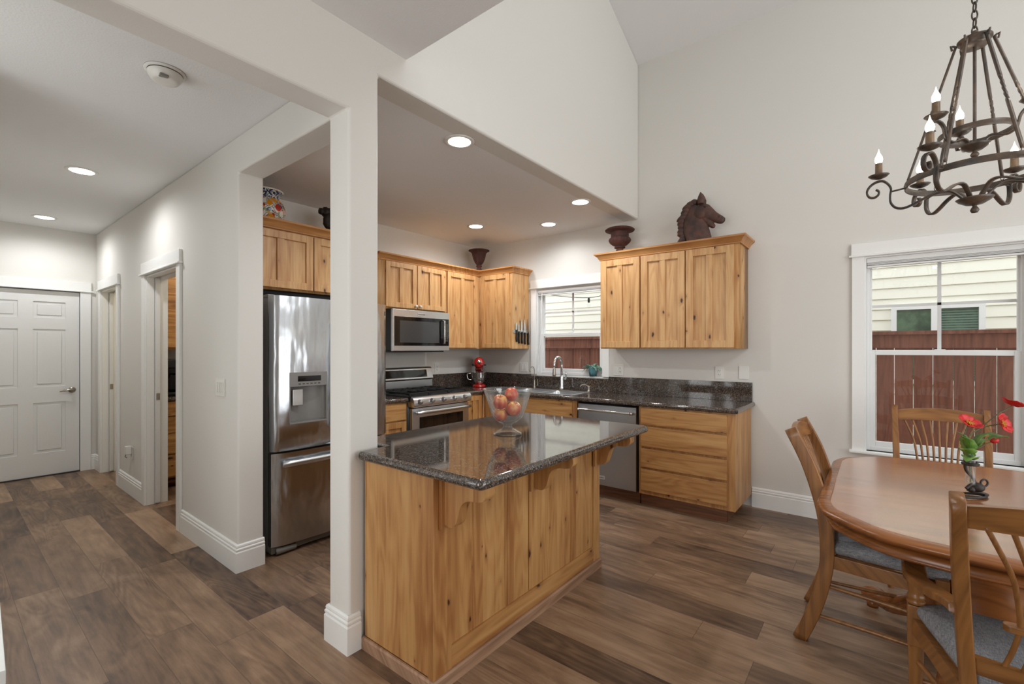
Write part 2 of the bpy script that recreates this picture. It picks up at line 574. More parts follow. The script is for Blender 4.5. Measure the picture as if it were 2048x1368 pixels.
    def sweep(s, path, prof, z0=0.0, closed=False, side=1, cap=True):
        """moulding: profile (out, z) swept along a plan path with mitred corners; out points to the right of travel"""
        P = [Vector((p[0], p[1])) for p in path]
        n = len(P)
        rows = []
        for i in range(n):
            d0 = (P[i] - P[i - 1]).normalized() if (i > 0 or closed) else None
            d1 = (P[(i + 1) % n] - P[i]).normalized() if (i < n - 1 or closed) else None
            if d0 is None: d0 = d1
            if d1 is None: d1 = d0
            n0 = Vector((d0.y, -d0.x)) * side
            n1 = Vector((d1.y, -d1.x)) * side
            b = (n0 + n1)
            b = b.normalized() / max(.2, math.cos(n0.angle(n1) / 2)) if b.length > 1e-6 else n0
            rows.append([s.bm.verts.new((P[i].x + b.x * o, P[i].y + b.y * o, z0 + z)) for o, z in prof])
        k = len(prof)
        fs = []
        for i in (range(n) if closed else range(n - 1)):
            a, c = rows[i], rows[(i + 1) % n]
            for q in range(k):
                p = (q + 1) % k
                fs.append(s.bm.faces.new((a[q], a[p], c[p], c[q])))
        if cap and not closed:
            fs.append(s.bm.faces.new(rows[0][::-1]))
            fs.append(s.bm.faces.new(rows[-1]))
        bmesh.ops.recalc_face_normals(s.bm, faces=fs)
        return s

    def slab(s, outline, prof):
        """closed plan outline with an edge profile [(inset, z)...] bottom to top, capped both ends (outline counter-clockwise)"""
        P = [Vector(p) for p in outline]
        n = len(P)
        nr = []
        for i in range(n):
            d0 = (P[i] - P[i - 1]).normalized()
            d1 = (P[(i + 1) % n] - P[i]).normalized()
            n0 = Vector((d0.y, -d0.x)); n1 = Vector((d1.y, -d1.x))
            b = (n0 + n1).normalized() / max(.3, math.cos(n0.angle(n1) / 2))
            nr.append(b)
        rows = [[s.bm.verts.new((P[i].x - nr[i].x * ins, P[i].y - nr[i].y * ins, z)) for i in range(n)] for ins, z in prof]
        for a, c in zip(rows, rows[1:]):
            for i in range(n):
                j = (i + 1) % n
                s.bm.faces.new((a[i], a[j], c[j], c[i]))
        s.bm.faces.new(rows[0][::-1])
        s.bm.faces.new(rows[-1])
        return s

    def ball(s, c, r, sc=(1, 1, 1), u=16, v=10, m=None):
        mm = Matrix.Translation(c) @ Matrix.Diagonal((r * sc[0], r * sc[1], r * sc[2], 1))
        if m: mm = m @ mm
        bmesh.ops.create_uvsphere(s.bm, u_segments=u, v_segments=v, radius=1, matrix=mm)
        return s

    def build(s, name, mat, parent=None, local=False, ang=32, smooth=True, mods=None):
        bm = s.bm
        if smooth: sm_angle(bm, ang)
        me = bpy.data.meshes.new(name)
        bm.to_mesh(me)
        bm.free()
        o = bpy.data.objects.new(name, me)
        me.materials.append(M[mat] if isinstance(mat, str) else mat)
        COL.objects.link(o)
        if smooth and name not in ('head', 'mane'):
            wn = o.modifiers.new('weighted_normals', 'WEIGHTED_NORMAL')
            wn.keep_sharp = True
        if parent:
            o.parent = parent
            if not local and '_mi' in parent:
                o.matrix_parent_inverse = Matrix.Translation(-Vector(parent['_mi'][:]))
        return o


def tag(o, label, cat, group=None):
    o['label'] = label
    o['category'] = cat
    if group: o['group'] = group
    return o


ROOTS = []


def thing(name, label, cat, loc=(0, 0, 0), rotz=0.0, group=None):
    o = bpy.data.objects.new(name, None)
    o.empty_display_size = .1
    o.location = loc
    o.rotation_euler = (0, 0, rotz)
    COL.objects.link(o)
    o['_mi'] = list(loc)
    ROOTS.append(o)
    return tag(o, label, cat, group)


def struct(o):
    o['kind'] = 'structure'
    return o


def dup(root, loc, rotz=0.0, label=None, group=None):
    def cp(o, par):
        c = o.copy()
        COL.objects.link(c)
        if par: c.parent = par
        for ch in list(o.children): cp(ch, c)
        return c
    r = cp(root, None)
    r.location = loc
    r.rotation_euler = (0, 0, rotz)
    if label: r['label'] = label
    if group: r['group'] = group
    return r


def text(name, body, size, mat, parent, loc, rot, depth=.0006):
    cu = bpy.data.curves.new(name, 'FONT')
    cu.body = body
    cu.size = size
    cu.align_x = 'CENTER'
    cu.align_y = 'CENTER'
    cu.extrude = depth
    cu.materials.append(M[mat])
    tmp = bpy.data.objects.new(name, cu)
    COL.objects.link(tmp)
    me = bpy.data.meshes.new_from_object(tmp.evaluated_get(bpy.context.evaluated_depsgraph_get()))
    bpy.data.objects.remove(tmp)
    o = bpy.data.objects.new(name, me)
    o.location = loc
    o.rotation_euler = rot
    COL.objects.link(o)
    o.parent = parent
    if '_mi' in parent: o.matrix_parent_inverse = Matrix.Translation(-Vector(parent['_mi'][:]))
    return o


def arc(cx, cy, r, a0, a1, n=8):
    return [(cx + r * math.cos(math.radians(a0 + (a1 - a0) * i / n)), cy + r * math.sin(math.radians(a0 + (a1 - a0) * i / n))) for i in range(n + 1)]


def smooth_pts(pts, sub=6):
    """Catmull-Rom through points"""
    P = [Vector(p) for p in pts]
    out = []
    for i in range(len(P) - 1):
        p0 = P[max(i - 1, 0)]; p1 = P[i]; p2 = P[i + 1]; p3 = P[min(i + 2, len(P) - 1)]
        for k in range(sub):
            t = k / sub
            out.append(.5 * ((2 * p1) + (-p0 + p2) * t + (2 * p0 - 5 * p1 + 4 * p2 - p3) * t * t + (-p0 + 3 * p1 - 3 * p2 + p3) * t ** 3))
    out.append(P[-1])
    return out


RECT = lambda a, b: [(-a, -b), (a, -b), (a, b), (-a, b)]

# ------------------------------------------------------------------ room shell
YW = 4.50      # window wall face
XS = -4.14     # stove wall face
YH = 1.18      # hall wall face
CZ = 2.71      # flat ceilings
XE = -7.10     # hall end wall face

struct(MB().box(-7.4, 3.2, -3.7, 4.66, -.12, 0).build('floor', 'floor', smooth=False))

b = MB()   # window wall with its two window openings
KW = (-3.20, -2.325, 1.085, 2.10)
DW = (-.085, .785, .60, 2.10)
Z1 = 4.29
b.box(-4.30, KW[0], YW, YW + .14, 0, Z1)
b.box(KW[0], KW[1], YW, YW + .14, 0, KW[2])
b.box(KW[0], KW[1], YW, YW + .14, KW[3], Z1)
b.box(KW[1], DW[0], YW, YW + .14, 0, Z1)
b.box(DW[0], DW[1], YW, YW + .14, 0, DW[2])
b.box(DW[0], DW[1], YW, YW + .14, DW[3], Z1)
b.box(DW[1], 3.15, YW, YW + .14, 0, Z1)
struct(b.build('wall_back', 'wall', smooth=False))

struct(MB().box(-4.21, XS, 1.336, YW, 0, CZ).build('wall_stove', 'wall', smooth=False))

# tall dining wall over the kitchen opening, the post and the beam across the hall: one continuous plaster piece
pts = [(-3.5, 0), (.03, 0), (.03, 2.485), (YH, 2.485), (YH, 0), (1.345, 0), (1.345, CZ), (YW, CZ), (YW, Z1), (1.0, 5.75), (-3.5, 5.75)]
o = MB().prism(pts, 'yz', -.165, 0, bev=.018, seg=4).build('wall_dining', 'wall', ang=20)
o.matrix_world = Matrix.Translation((-1.89, 1.18, 0)) @ Matrix.Rotation(math.radians(.6), 4, 'Z') @ Matrix.Translation((0, -1.18, 0))
struct(o)
# hall wall with two doorways, its end stub beside the refrigerator and the header over the kitchen opening
D1 = (-5.08, -4.215)
D2 = (-6.80, -6.08)
DH = 2.035
pts = [(XE, 0), (D2[0], 0), (D2[0], DH), (D2[1], DH), (D2[1], 0), (D1[0], 0), (D1[0], DH), (D1[1], DH), (D1[1], 0), (-3.115, 0), (-3.115, 2.485), (-2.04, 2.485), (-2.04, CZ), (XE, CZ)]
struct(MB().prism(pts, 'xz', YH, 1.335, bev=.014, seg=4).build('wall_hall', 'wall', ang=20))
DE = (.19, 1.045)   # hall end door opening in y
b = MB()
b.box(XE - .14, XE, -.1, DE[0], 0, CZ)
b.box(XE - .14, XE, DE[1], 3.1, 0, CZ)
b.box(XE - .14, XE, DE[0], DE[1], 2.03, CZ)
struct(b.build('wall_hall_end', 'wall', smooth=False))
struct(MB().prism([(XE, .03), (-3.20, .03), (-3.20, -1.0), (-2.056, -1.0), (-2.056, -1.1), (-3.30, -1.1), (-3.30, -.07), (XE, -.07)], 'xy', 0, CZ).build('wall_hall_left', 'wall', smooth=False))
struct(MB().box(XE - .14, -2.03, -1.1, YH + .02, CZ, CZ + .1).build('ceiling_hall', 'ceil', smooth=False))
struct(MB().box(XE - .14, -1.97, 1.2, YW + .02, CZ + .001, CZ + .12).build('ceiling_kitchen', 'ceil', smooth=False))
struct(MB().box(-1.905, 3.1, -3.5, 1.51, 2.868, 3.15).build('ceiling_loft', 'ceil', smooth=False))
sl = .40
struct(MB().prism([(YW + .15, Z1 - .06), (1.0, Z1 + sl * 3.5), (-3.6, Z1 + sl * 3.5), (-3.6, Z1 + sl * 3.5 + .12), (1.0, Z1 + sl * 3.5 + .12), (YW + .15, Z1 + .06)], 'yz', -2.2, 3.15).build('ceiling_vault', 'ceil', smooth=False))
struct(MB().box(3.0, 3.14, -3.6, YW, 0, 5.75).build('wall_right', 'wall', smooth=False))
struct(MB().box(-2.1, 3.1, -3.64, -3.5, 0, 5.75).build('wall_rear', 'wall', smooth=False))
# rooms behind the hall doorways
struct(MB().box(-6.06, -5.99, 1.335, 3.0, 0, CZ).build('wall_pantry_left', 'wall', smooth=False))
struct(MB().box(XE, -4.28, 3.0, 3.1, 0, CZ).build('wall_pantry_back', 'wall', smooth=False))
struct(MB().box(XE + .001, XE + .02, 1.335, 3.0, 0, CZ).build('wall_side_room', 'yellow', smooth=False))

# baseboards
BB = [(0, 0), (.017, 0), (.017, .122), (.012, .130), (.0155, .136), (.0155, .144), (.010, .150), (.012, .157), (.010, .166), (.003, .172), (0, .172)]


def baseboard(name, path, side=1):
    return struct(MB().sweep(path, BB, 0, side=side).build(name, 'trim', ang=25))


baseboard('baseboard_back', [(-.872, YW), (3.0, YW)])
baseboard('baseboard_hall', [(-4.13, YH), (-3.115, YH), (-3.115, 1.336)])
baseboard('baseboard_hall_middle', [(-5.995, YH), (-5.165, YH)])
baseboard('baseboard_hall_corner', [(XE, 1.135), (XE, YH), (-6.885, YH)])
baseboard('baseboard_post', [(-2.055, 1.345), (-2.055, YH), (-1.89, YH), (-1.89, 1.236)])
baseboard('baseboard_hall_left', [(-3.20, .03), (XE, .03), (XE, .10)])

# ------------------------------------------------------------------ windows
def window(idx, x0, x1, z0, z1, zmeet, blind_z, full):
    root = bpy.data.objects.new('window_%d' % idx, None)
    COL.objects.link(root)
    root['kind'] = 'structure'
    b = MB()   # casing: sides, header board with fillet, stool
    cw = .078
    y = YW
    b.box(x0 - cw, x0, y - .019, y, z0 - (0 if full else .0), z1 + .002, .002)
    b.box(x1, x1 + cw, y - .019, y, z0 - (0 if full else .0), z1 + .002, .002)
    b.box(x0 - cw - .004, x1 + cw + .004, y - .022, y, z1 + .012, z1 + .105, .002)
    b.box(x0 - cw - .020, x1 + cw + .020, y - .034, y, z1, z1 + .014, .004)
    b.build('casing', 'trim', root)
    b = MB()
    if full:
        b.box(x0 - cw - .018, x1 + cw + .018, y - .045, y + .06, z0 - .022, z0, .006)
    else:
        b.box(x0 - .002, x1 + .002, y - .004, y + .06, z0 - .018, z0, .002)
    b.build('stool', 'trim', root)
    b = MB()   # jamb lining and outer vinyl frame
    b.box(x0, x0 + .012, y + .0005, y + .14, z0, z1 - .012); b.box(x1 - .012, x1, y + .0005, y + .14, z0, z1 - .012); b.box(x0, x1, y + .0005, y + .14, z1 - .012, z1)
    f0 = y + .045
    b.box(x0 + .012, x0 + .034, f0, y + .13, z0 - .005, z1 - .0125, .002)
    b.box(x1 - .034, x1 - .012, f0, y + .13, z0 - .005, z1 - .0125, .002)
    b.box(x0 + .034, x1 - .034, f0 + .001, y + .129, z0 - .006, z0 + .030, .002)
    b.box(x0 + .034, x1 - .034, f0 + .001, y + .129, z1 - .044, z1 - .0125, .002)
    b.build('frame', 'vinyl', root)
    xa, xb = x0 + .032, x1 - .032

    def sash(nm, y0, za, zb, st, br, tr, muntin):
        b = MB()
        b.box(xa, xa + st, y0, y0 + .032, za, zb, .003); b.box(xb - st, xb, y0, y0 + .032, za, zb, .003)
        b.box(xa + st, xb - st, y0, y0 + .032, za, za + br, .003); b.box(xa + st, xb - st, y0, y0 + .032, zb - tr, zb, .003)
        s = b.build(nm, 'vinyl', root)
        MB().box(xa + st, xb - st, y0 + .014, y0 + .018, za + br, zb - tr).build('pane', 'pane', s, smooth=False)
        if muntin:
            m = MB()
            xm = (xa + xb) / 2
            zm = (za + br + zmeet_top) / 2
            m.box(xm - .011, xm + .011, y0 + .0185, y0 + .026, za + br, zb - tr)
            m.box(xa + st, xb - st, y0 + .0185, y0 + .026, zm - .010, zm + .010)
            m.build('muntin', 'vinyl', s, smooth=False)
        return s
    zmeet_top = z1 - .04
    sash('upper_sash', y + .088, zmeet - .012, z1 - .04, .014, .03, .03, True)
    sl = sash('lower_sash', y + .050, z0 + .026, zmeet + .014, .034, .046, .034, False)
    MB().box((x0 + x1) / 2 - .03, (x0 + x1) / 2 + .03, y + .056, y + .078, zmeet + .014, zmeet + .024, .003).build('sash_lock', 'vinyl', sl)
    # raised blind
    wb = thing('window_blind', ('white raised blind stacked at the top of the window over the sink' if idx == 1 else 'white raised blind stacked at the top of the dining room window'), 'blind', ((x0 + x1) / 2, y + .03, z1), 0)
    b = MB()
    b.box(x0 + .014, x1 - .014, y + .004, y + .040, z1 - .048, z1 - .013, .003)
    b.build('headrail', 'vinyl', wb)
    b = MB()
    k = int((z1 - .050 - blind_z) / .006)
    for i in range(k):
        b.box(x0 + .018, x1 - .018, y + .006, y + .036, z1 - .050 - i * .006 - .0035, z1 - .050 - i * .006)
    b.box(x0 + .016, x1 - .016, y + .005, y + .038, blind_z - .016, blind_z - .002, .003)
    b.build('slat_stack', 'vinyl', wb, smooth=False)
    if idx == 1:
        MB().tube([(x0 + .075, y + .002, z1 - .06), (x0 + .070, y - .012, 1.55), (x0 + .020, y - .025, 1.10)], .006, 6).build('tilt_wand', 'vinyl', wb)
    return root


window(1, KW[0], KW[1], KW[2], KW[3], 1.555, 2.035, False)
window(2, DW[0], DW[1], DW[2], DW[3], 1.36, 2.03, True)

# ------------------------------------------------------------------ doors and doorways
def doorway(idx, x0, x1):
    r = bpy.data.objects.new('door_%d' % idx, None)
    COL.objects.link(r)
    r['kind'] = 'structure'
    cw = .078
    b = MB()
    b.box(x0 - cw, x0 + .004, YH - .019, YH, 0, DH, .002)
    b.box(x1 - .004, x1 + cw, YH - .019, YH, 0, DH, .002)
    b.box(x0 - cw - .004, x1 + cw + .004, YH - .023, YH, DH + .014, DH + .11, .002)
    b.box(x0 - cw - .022, x1 + cw + .022, YH - .036, YH, DH, DH + .014, .004)
    b.build('casing', 'trim', r)
    b = MB()
    for xx, sg in ((x0, 1), (x1, -1)):
        b.box(xx, xx + sg * .012, YH, YH + .055, 0, DH - .001, .002)
        b.box(xx, xx + sg * .012, YH + .100, 1.335, 0, DH - .001, .002)
        b.box(xx, xx + sg * .003, YH + .055, YH + .100, 0, DH - .001)
    b.box(x0, x1, YH, YH + .055, DH - .014, DH, .002)
    b.box(x0, x1, YH + .100, 1.335, DH - .014, DH, .002)
    b.build('jamb', 'trim', r)
    lf = MB().box(x0 + .004, x0 + .030, YH + .060, YH + .095, .012, DH - .02, .002).build('pocket_door', 'door', r)
    MB().box(x0 + .030, x0 + .0325, YH + .064, YH + .091, .93, .99, .001).box(x0 + .0325, x0 + .0335, YH + .072, YH + .083, .945, .975).build('latch_plate', 'nickel', lf)
    return r


doorway(1, *D1)
doorway(2, *D2)
# six panel door at the hall end
r = bpy.data.objects.new('door_3', None)
COL.objects.link(r)
r['kind'] = 'structure'
b = MB()
b.box(XE, XE + .019, DE[1] - .003, DE[1] + .088, 0, 2.03, .002)
b.box(XE, XE + .019, DE[0] - .088, DE[0] + .003, 0, 2.03, .002)
b.box(XE, XE + .023, DE[0] - .092, DE[1] + .092, 2.044, 2.14, .002)
b.box(XE, XE + .036, DE[0] - .11, DE[1] + .112, 2.03, 2.044, .004)
b.build('casing', 'trim', r)
b = MB()
ya, yb = DE[0] + .004, DE[1] - .006
xf = XE - .010
stile = .115
pw = (yb - ya - 3 * stile) / 2
cols = [(ya + stile, ya + stile + pw), (yb - stile - pw, yb - stile)]
rows = [(.255, .80), (.975, 1.60), (1.725, 1.90)]
b.box(xf - .04, xf - .009, ya, yb, .010, 2.022)
zs = [.010] + [q for rr in rows for q in rr] + [2.022]
for i in range(0, len(zs), 2): b.box(xf - .012, xf, ya, yb, zs[i], zs[i + 1], .002)
for z0, z1 in rows:
    for y0, y1 in ((ya, cols[0][0]), (cols[0][1], cols[1][0]), (cols[1][1], yb)): b.box(xf - .012, xf, y0, y1, z0 - .002, z1 + .002, .002)
    for y0, y1 in cols: b.box(xf - .012, xf - .002, y0 + .028, y1 - .028, z0 + .028, z1 - .028, .007)
leaf = b.build('door_leaf', 'door', r)
b = MB()
mx = Matrix.Translation((xf, yb - .062, .925)) @ Matrix.Rotation(PI / 2, 4, 'Y')
b.lathe([(.033, 0), (.033, .004), (.026, .012), (.014, .016), (.012, .045)], seg=20, m=mx)
b.tube(smooth_pts([(xf + .045, yb - .062, .925), (xf + .050, yb - .09, .928), (xf + .045, yb - .13, .922), (xf + .040, yb - .165, .915)]), [.011] * 13 + [.008] * 6, 8)
b.build('lever_handle', 'nickel', leaf)
MB().box(XE - .15, XE + .01, DE[0], DE[1], 0, .010).build('threshold', 'castiron', r)
struct(MB().box(XE - .16, XE - .141, DE[0] - .1, DE[1] + .1, 0, 2.2).build('trim_1', 'darkgap', smooth=False))


# ------------------------------------------------------------------ cabinets
def shaker(b, ax, a0, a1, z0, z1, f, out, mid=True, th=.023, st=.055):
    """shaker door on plane ax ('x' or 'y') = f; out = +1/-1 the way it faces; spans a0..a1"""
    def bx(p, q, za, zb, d0, d1, bev=.0025):
        lo, hi = f + out * d0, f + out * d1
        if ax == 'x': b.box(lo, hi, p, q, za, zb, bev)
        else: b.box(p, q, lo, hi, za, zb, bev)
    bx(a0, a0 + st, z0, z1, 0, th); bx(a1 - st, a1, z0, z1, 0, th)
    bx(a0 + st, a1 - st, z0, z0 + st, 0, th); bx(a0 + st, a1 - st, z1 - st, z1, 0, th)
    if mid:
        m = (a0 + a1) / 2
        bx(m - .026, m + .026, z0 + st, z1 - st, 0, th - .002)
    bx(a0 + st - .004, a1 - st + .004, z0 + st - .004, z1 - st + .004, .001, .006, 0)


CROWN = [(0, 0), (.012, 0), (.014, .010), (.020, .016), (.026, .030), (.044, .046), (.054, .052), (.056, .066), (0, .066)]
CB, CT = 2.270, 2.336
# over the refrigerator
t = thing('wall_cabinet', 'knotty wood cabinet over the refrigerator, carrying the painted jar', 'cabinet', (-3.8, 1.85, 1.82))
MB().box(XS + .002, -3.47, 1.345, 2.36, 1.822, CT - .004).build('carcass', 'wood_v', t)
MB().box(-4.0, -3.492, 1.36, 2.345, 1.758, 1.8215).build('gap_shade', 'darkgap', t)  # black box standing in for the shade between refrigerator top and cabinet
for y0, y1 in ((1.352, 1.848), (1.856, 2.352)):
    b = MB(); shaker(b, 'x', y0, y1, 1.838, CB - .012, -3.47, 1); b.build('door', 'wood_v', t)
MB().sweep([(-3.47, 1.345), (-3.47, 2.36)], CROWN, CB, side=1).build('crown', 'crown_y', t)
# over the microwave
t = thing('wall_cabinet', 'two-door knotty wood cabinet with white knobs above the microwave', 'cabinet', (-3.95, 3.14, 1.79))
MB().box(XS + .002, -3.83, 2.69, 3.600, 1.792, CT - .004).build('carcass', 'wood_v', t)
for y0, y1, ky in ((2.79, 3.178, 3.155), (3.190, 3.580, 3.213)):
    b = MB(); shaker(b, 'x', y0, y1, 1.806, CB - .006, -3.83, 1, st=.052); d = b.build('door', 'wood_v', t)
    mx = Matrix.Translation((-3.81, ky, 1.832)) @ Matrix.Rotation(PI / 2, 4, 'Y')
    MB().lathe([(.006, 0), (.006, .012), (.014, .017), (.017, .024), (.013, .032), (0, .035)], seg=16, m=mx).build('knob', 'ceramic', d)
MB().sweep([(-3.83, 2.69), (-3.83, 3.601)], CROWN, CB, side=1).build('crown', 'crown_y', t)
# corner run: stove wall door, window wall door, end panel
t = thing('wall_cabinet', 'L-shaped corner wall cabinet with the knife rack on its end panel', 'cabinet', (-3.9, 4.2, 1.39))
b = MB()
b.prism([(XS + .002, 3.602), (-3.83, 3.602), (-3.83, 4.17), (-3.315, 4.17), (-3.315, YW - .002), (XS + .002, YW - .002)], 'xy', 1.388, CT - .004)
b.build('carcass', 'wood_v', t)
b = MB(); shaker(b, 'x', 3.622, 4.112, 1.398, CB - .006, -3.83, 1); b.build('door', 'wood_v', t)
b = MB(); shaker(b, 'y', -3.775, -3.345, 1.398, CB - .006, 4.17, -1); b.build('door', 'wood_v', t)
MB().sweep([(-3.83, 3.602), (-3.83, 4.17), (-3.315, 4.17), (-3.315, YW - .002)], CROWN, CB, side=1).build('crown', 'crown', t)
# right of the sink window
t = thing('wall_cabinet', 'three-door knotty wood cabinet right of the sink window, under the horse head', 'cabinet', (-1.55, 4.34, 1.39))
MB().box(-2.185, -.905, 4.185, YW - .002, 1.388, CT - .004).build('carcass', 'wood_v', t)
for x0, x1 in ((-2.178, -1.772), (-1.757, -1.350), (-1.340, -.945)):
    b = MB(); shaker(b, 'y', x0, x1, 1.398, CB - .008, 4.185, -1, st=.062); b.build('door', 'wood_v', t)
MB().sweep([(-2.185, YW - .002), (-2.185, 4.185), (-.905, 4.185), (-.905, YW - .002)], CROWN, CB, side=1).build('crown', 'crown', t)

# base cabinets
CTZ = .920     # worktop surface
CTB = .880     # its underside
FY = 3.905     # face of the sink run
t = thing('drawer_cabinet', 'four-drawer knotty wood base cabinet at the right end of the counter', 'cabinet', (-1.27, 4.2, 0))
MB().box(-1.665, -.876, FY, YW - .018, .108, CTB - .002, .002).build('carcass', 'low_v', t)
for z0, z1 in ((.722, .866), (.530, .704), (.350, .510), (.147, .330)):
    MB().box(-1.642, -.934, FY - .020, FY, z0, z1, .003).build('drawer', 'low_x', t)
MB().box(-1.665, -.95, FY + .05, FY + .07, 0, .108).box(-.97, -.95, FY + .07, YW - .02, 0, .108).build('toe_kick', 'toe', t)
t = thing('sink_cabinet', 'knotty wood sink base cabinet under the kitchen window', 'cabinet', (-2.85, 4.2, 0))
b = MB().box(-3.51, -2.30, FY, FY + .02, .108, CTB - .002).box(-2.315, -2.295, FY + .02, YW - .018, .108, CTB - .002).box(-3.51, -2.315, FY + .02, YW - .018, .108, .13)
b.build('carcass', 'low_v', t)
MB().box(-3.20, -2.345, FY - .02, FY, .715, .862, .003).build('false_drawer_front', 'low_x', t)
for x0, x1 in ((-3.20, -2.78), (-2.77, -2.345)):
    b = MB(); shaker(b, 'y', x0, x1, .135, .700, FY, -1); b.build('door', 'low_v', t)
MB().box(-3.50, -2.30, FY + .05, FY + .07, 0, .108).build('toe_kick', 'toe', t)
t = thing('base_cabinet', 'narrow knotty wood base cabinet right of the stove, at the corner', 'cabinet', (-3.8, 3.75, 0))
MB().box(XS + .002, -3.53, 3.622, FY - .002, .108, CTB - .002).box(XS + .002, -3.515, FY - .002, YW - .018, .108, CTB - .002).build('carcass', 'low_v', t)
b = MB(); shaker(b, 'x', 3.628, 3.862, .135, .862, -3.53, 1, st=.05); b.build('door', 'low_v', t)
MB().box(XS + .1, -3.60, 3.622, FY, 0, .108).build('toe_kick', 'toe', t)
t = thing('base_cabinet', 'knotty wood base cabinet between the refrigerator and the stove', 'cabinet', (-3.8, 2.58, 0))
MB().box(XS + .002, -3.53, 2.345, 2.822, .108, CTB - .002).build('carcass', 'low_v', t)
MB().box(-3.53, -3.51, 2.352, 2.800, .715, .862, .003).build('drawer', 'low_y', t)
for y0, y1 in ((2.352, 2.800),):
    b = MB(); shaker(b, 'x', y0, y1, .135, .700, -3.53, 1); b.build('door', 'low_v', t)
MB().box(XS + .1, -3.60, 2.345, 2.822, 0, .108).build('toe_kick', 'toe', t)

# worktop of the sink run with the sink cut out (four strips of one slab) and backsplash
EDGE = [(.012, CTB), (.002, CTB + .010), (0, CTB + .02), (.002, CTB + .030), (.012, CTZ)]
SX0, SX1, SY0, SY1 = -3.24, -2.40, 3.97, 4.40
t = thing('worktop', 'dark granite L-shaped worktop with backsplash along the sink wall', 'worktop', (-2.5, 4.2, CTB))
b = MB()
prof = [(0, 0), (.010, 0), (.018, .006), (.022, .020), (.018, .034), (.010, .040), (0, .040)]
FE = 3.895
b.box(XS + .002, SX0, FE, YW - .002, CTB, CTZ)
b.box(SX0, SX1, FE, SY0, CTB, CTZ); b.box(SX0, SX1, SY1, YW - .002, CTB, CTZ)
b.box(SX1, -.87, FE, YW - .002, CTB, CTZ)
b.box(XS + .002, -3.525, 3.622, FE, CTB, CTZ)
b.sweep([(-3.525, 3.622), (-3.525, FE), (-.87, FE), (-.87, YW - .002)], prof, CTB, side=1)
b.build('slab', 'granite', t, ang=40)
b = MB()
b.box(XS + .022, KW[0] - .08, YW - .022, YW - .002, CTZ, 1.082, .002)
b.box(KW[0] - .08, KW[1] + .078, YW - .022, YW - .002, CTZ, 1.064, .002)
b.box(KW[1] + .078, -.868, YW - .022, YW - .002, CTZ, 1.09, .002)
b.box(XS + .002, XS + .022, 3.622, YW - .002, CTZ, 1.082, .002)
b.build('backsplash', 'granite', t)
t = thing('worktop', 'short dark granite worktop between the refrigerator and the stove', 'worktop', (-3.8, 2.58, CTB))
b = MB().box(XS + .002, -3.525, 2.345, 2.822, CTB, CTZ).sweep([(-3.525, 2.345), (-3.525, 2.822)], prof, CTB, side=1)
b.build('slab', 'granite', t, ang=40)
MB().box(XS + .002, XS + .022, 2.345, 2.822, CTZ, 1.082, .002).build('backsplash', 'granite', t)

# ------------------------------------------------------------------ sink and taps
t = thing('kitchen_sink', 'stainless double bowl sink set in the granite worktop', 'sink', (-2.82, 4.2, CTZ))


def basin(b, x0, x1, y0, y1, d):
    o_ = [(x0, y0), (x1, y0), (x1, y1), (x0, y1)]
    rows = []
    for ins, z in ((0, CTZ + .004), (.006, CTZ - .006), (.018, CTZ - d + .02), (.04, CTZ - d)):
        cx = [(x0 + ins, y0 + ins), (x1 - ins, y0 + ins), (x1 - ins, y1 - ins), (x0 + ins, y1 - ins)]
        pts = []
        rr = .05 - ins * .3
        for (px, py), (sx, sy), a in zip(cx, ((1, 1), (-1, 1), (-1, -1), (1, -1)), (180, 270, 0, 90)):
            pts += [(q[0], q[1], z) for q in arc(px + sx * rr, py + sy * rr, rr, a, a + 90, 4)]
        rows.append([b.bm.verts.new(p) for p in pts])
    for a, c in zip(rows, rows[1:]):
        k = len(a)
        for i in range(k): b.bm.faces.new((a[(i + 1) % k], a[i], c[i], c[(i + 1) % k]))
    b.bm.faces.new(rows[-1])
    b.lathe([(.035, CTZ - d + .002), (.03, CTZ - d + .001), (0, CTZ - d - .002)], ((x0 + x1) / 2, (y0 + y1) / 2, 0), 16)


b = MB(); basin(b, -3.215, -2.84, 3.985, 4.315, .17); b.build('basin', 'steel_h', t)
b = MB(); basin(b, -2.80, -2.425, 3.985, 4.315, .17); b.build('basin', 'steel_h', t)
b = MB()
for x0, x1, y0, y1 in ((-3.255, -2.385, 3.955, 3.99), (-3.255, -2.385, 4.31, 4.415), (-3.255, -3.21, 3.99, 4.31), (-2.43, -2.385, 3.99, 4.31), (-2.845, -2.795, 3.99, 4.31)):
    b.box(x0, x1, y0, y1, CTZ, CTZ + .005, .0015)
b.build('rim', 'steel_h', t)

fx, fy = -2.77, 4.375
t = thing('kitchen_faucet', 'tall chrome gooseneck pull-down faucet in the middle of the sink rim', 'faucet', (fx, fy, CTZ + .005))
MB().box(fx - .125, fx + .125, fy - .022, fy + .022, CTZ + .005, CTZ + .012, .003).build('deck_plate', 'nickel', t)
b = MB()
b.lathe([(.026, CTZ + .012), (.026, CTZ + .03), (.022, CTZ + .05), (.022, CTZ + .16), (.017, CTZ + .17)], (fx, fy, 0), 20)
nk = [(fx, fy, CTZ + .16), (fx, fy, CTZ + .28)] + [(fx, fy - .075 + .075 * math.cos(a), CTZ + .29 + .085 * math.sin(a)) for a in [i * PI / 12 for i in range(0, 13)]] + [(fx, fy - .152, CTZ + .25)]
b.tube(nk, .0135, 12)
b.build('neck', 'chrome', t)
MB().lathe([(.013, .0), (.017, -.02), (.019, -.075), (.016, -.10), (0, -.10)], (fx, fy - .152, CTZ + .26), 16).build('spray_head', 'nickel', t)
MB().tube([(fx + .015, fy, CTZ + .13), (fx + .055, fy, CTZ + .135), (fx + .062, fy - .01, CTZ + .18), (fx + .064, fy - .015, CTZ + .215)], [.014, .012, .008, .007], 10).build('lever', 'chrome', t)
fx, fy = -3.145, 4.375
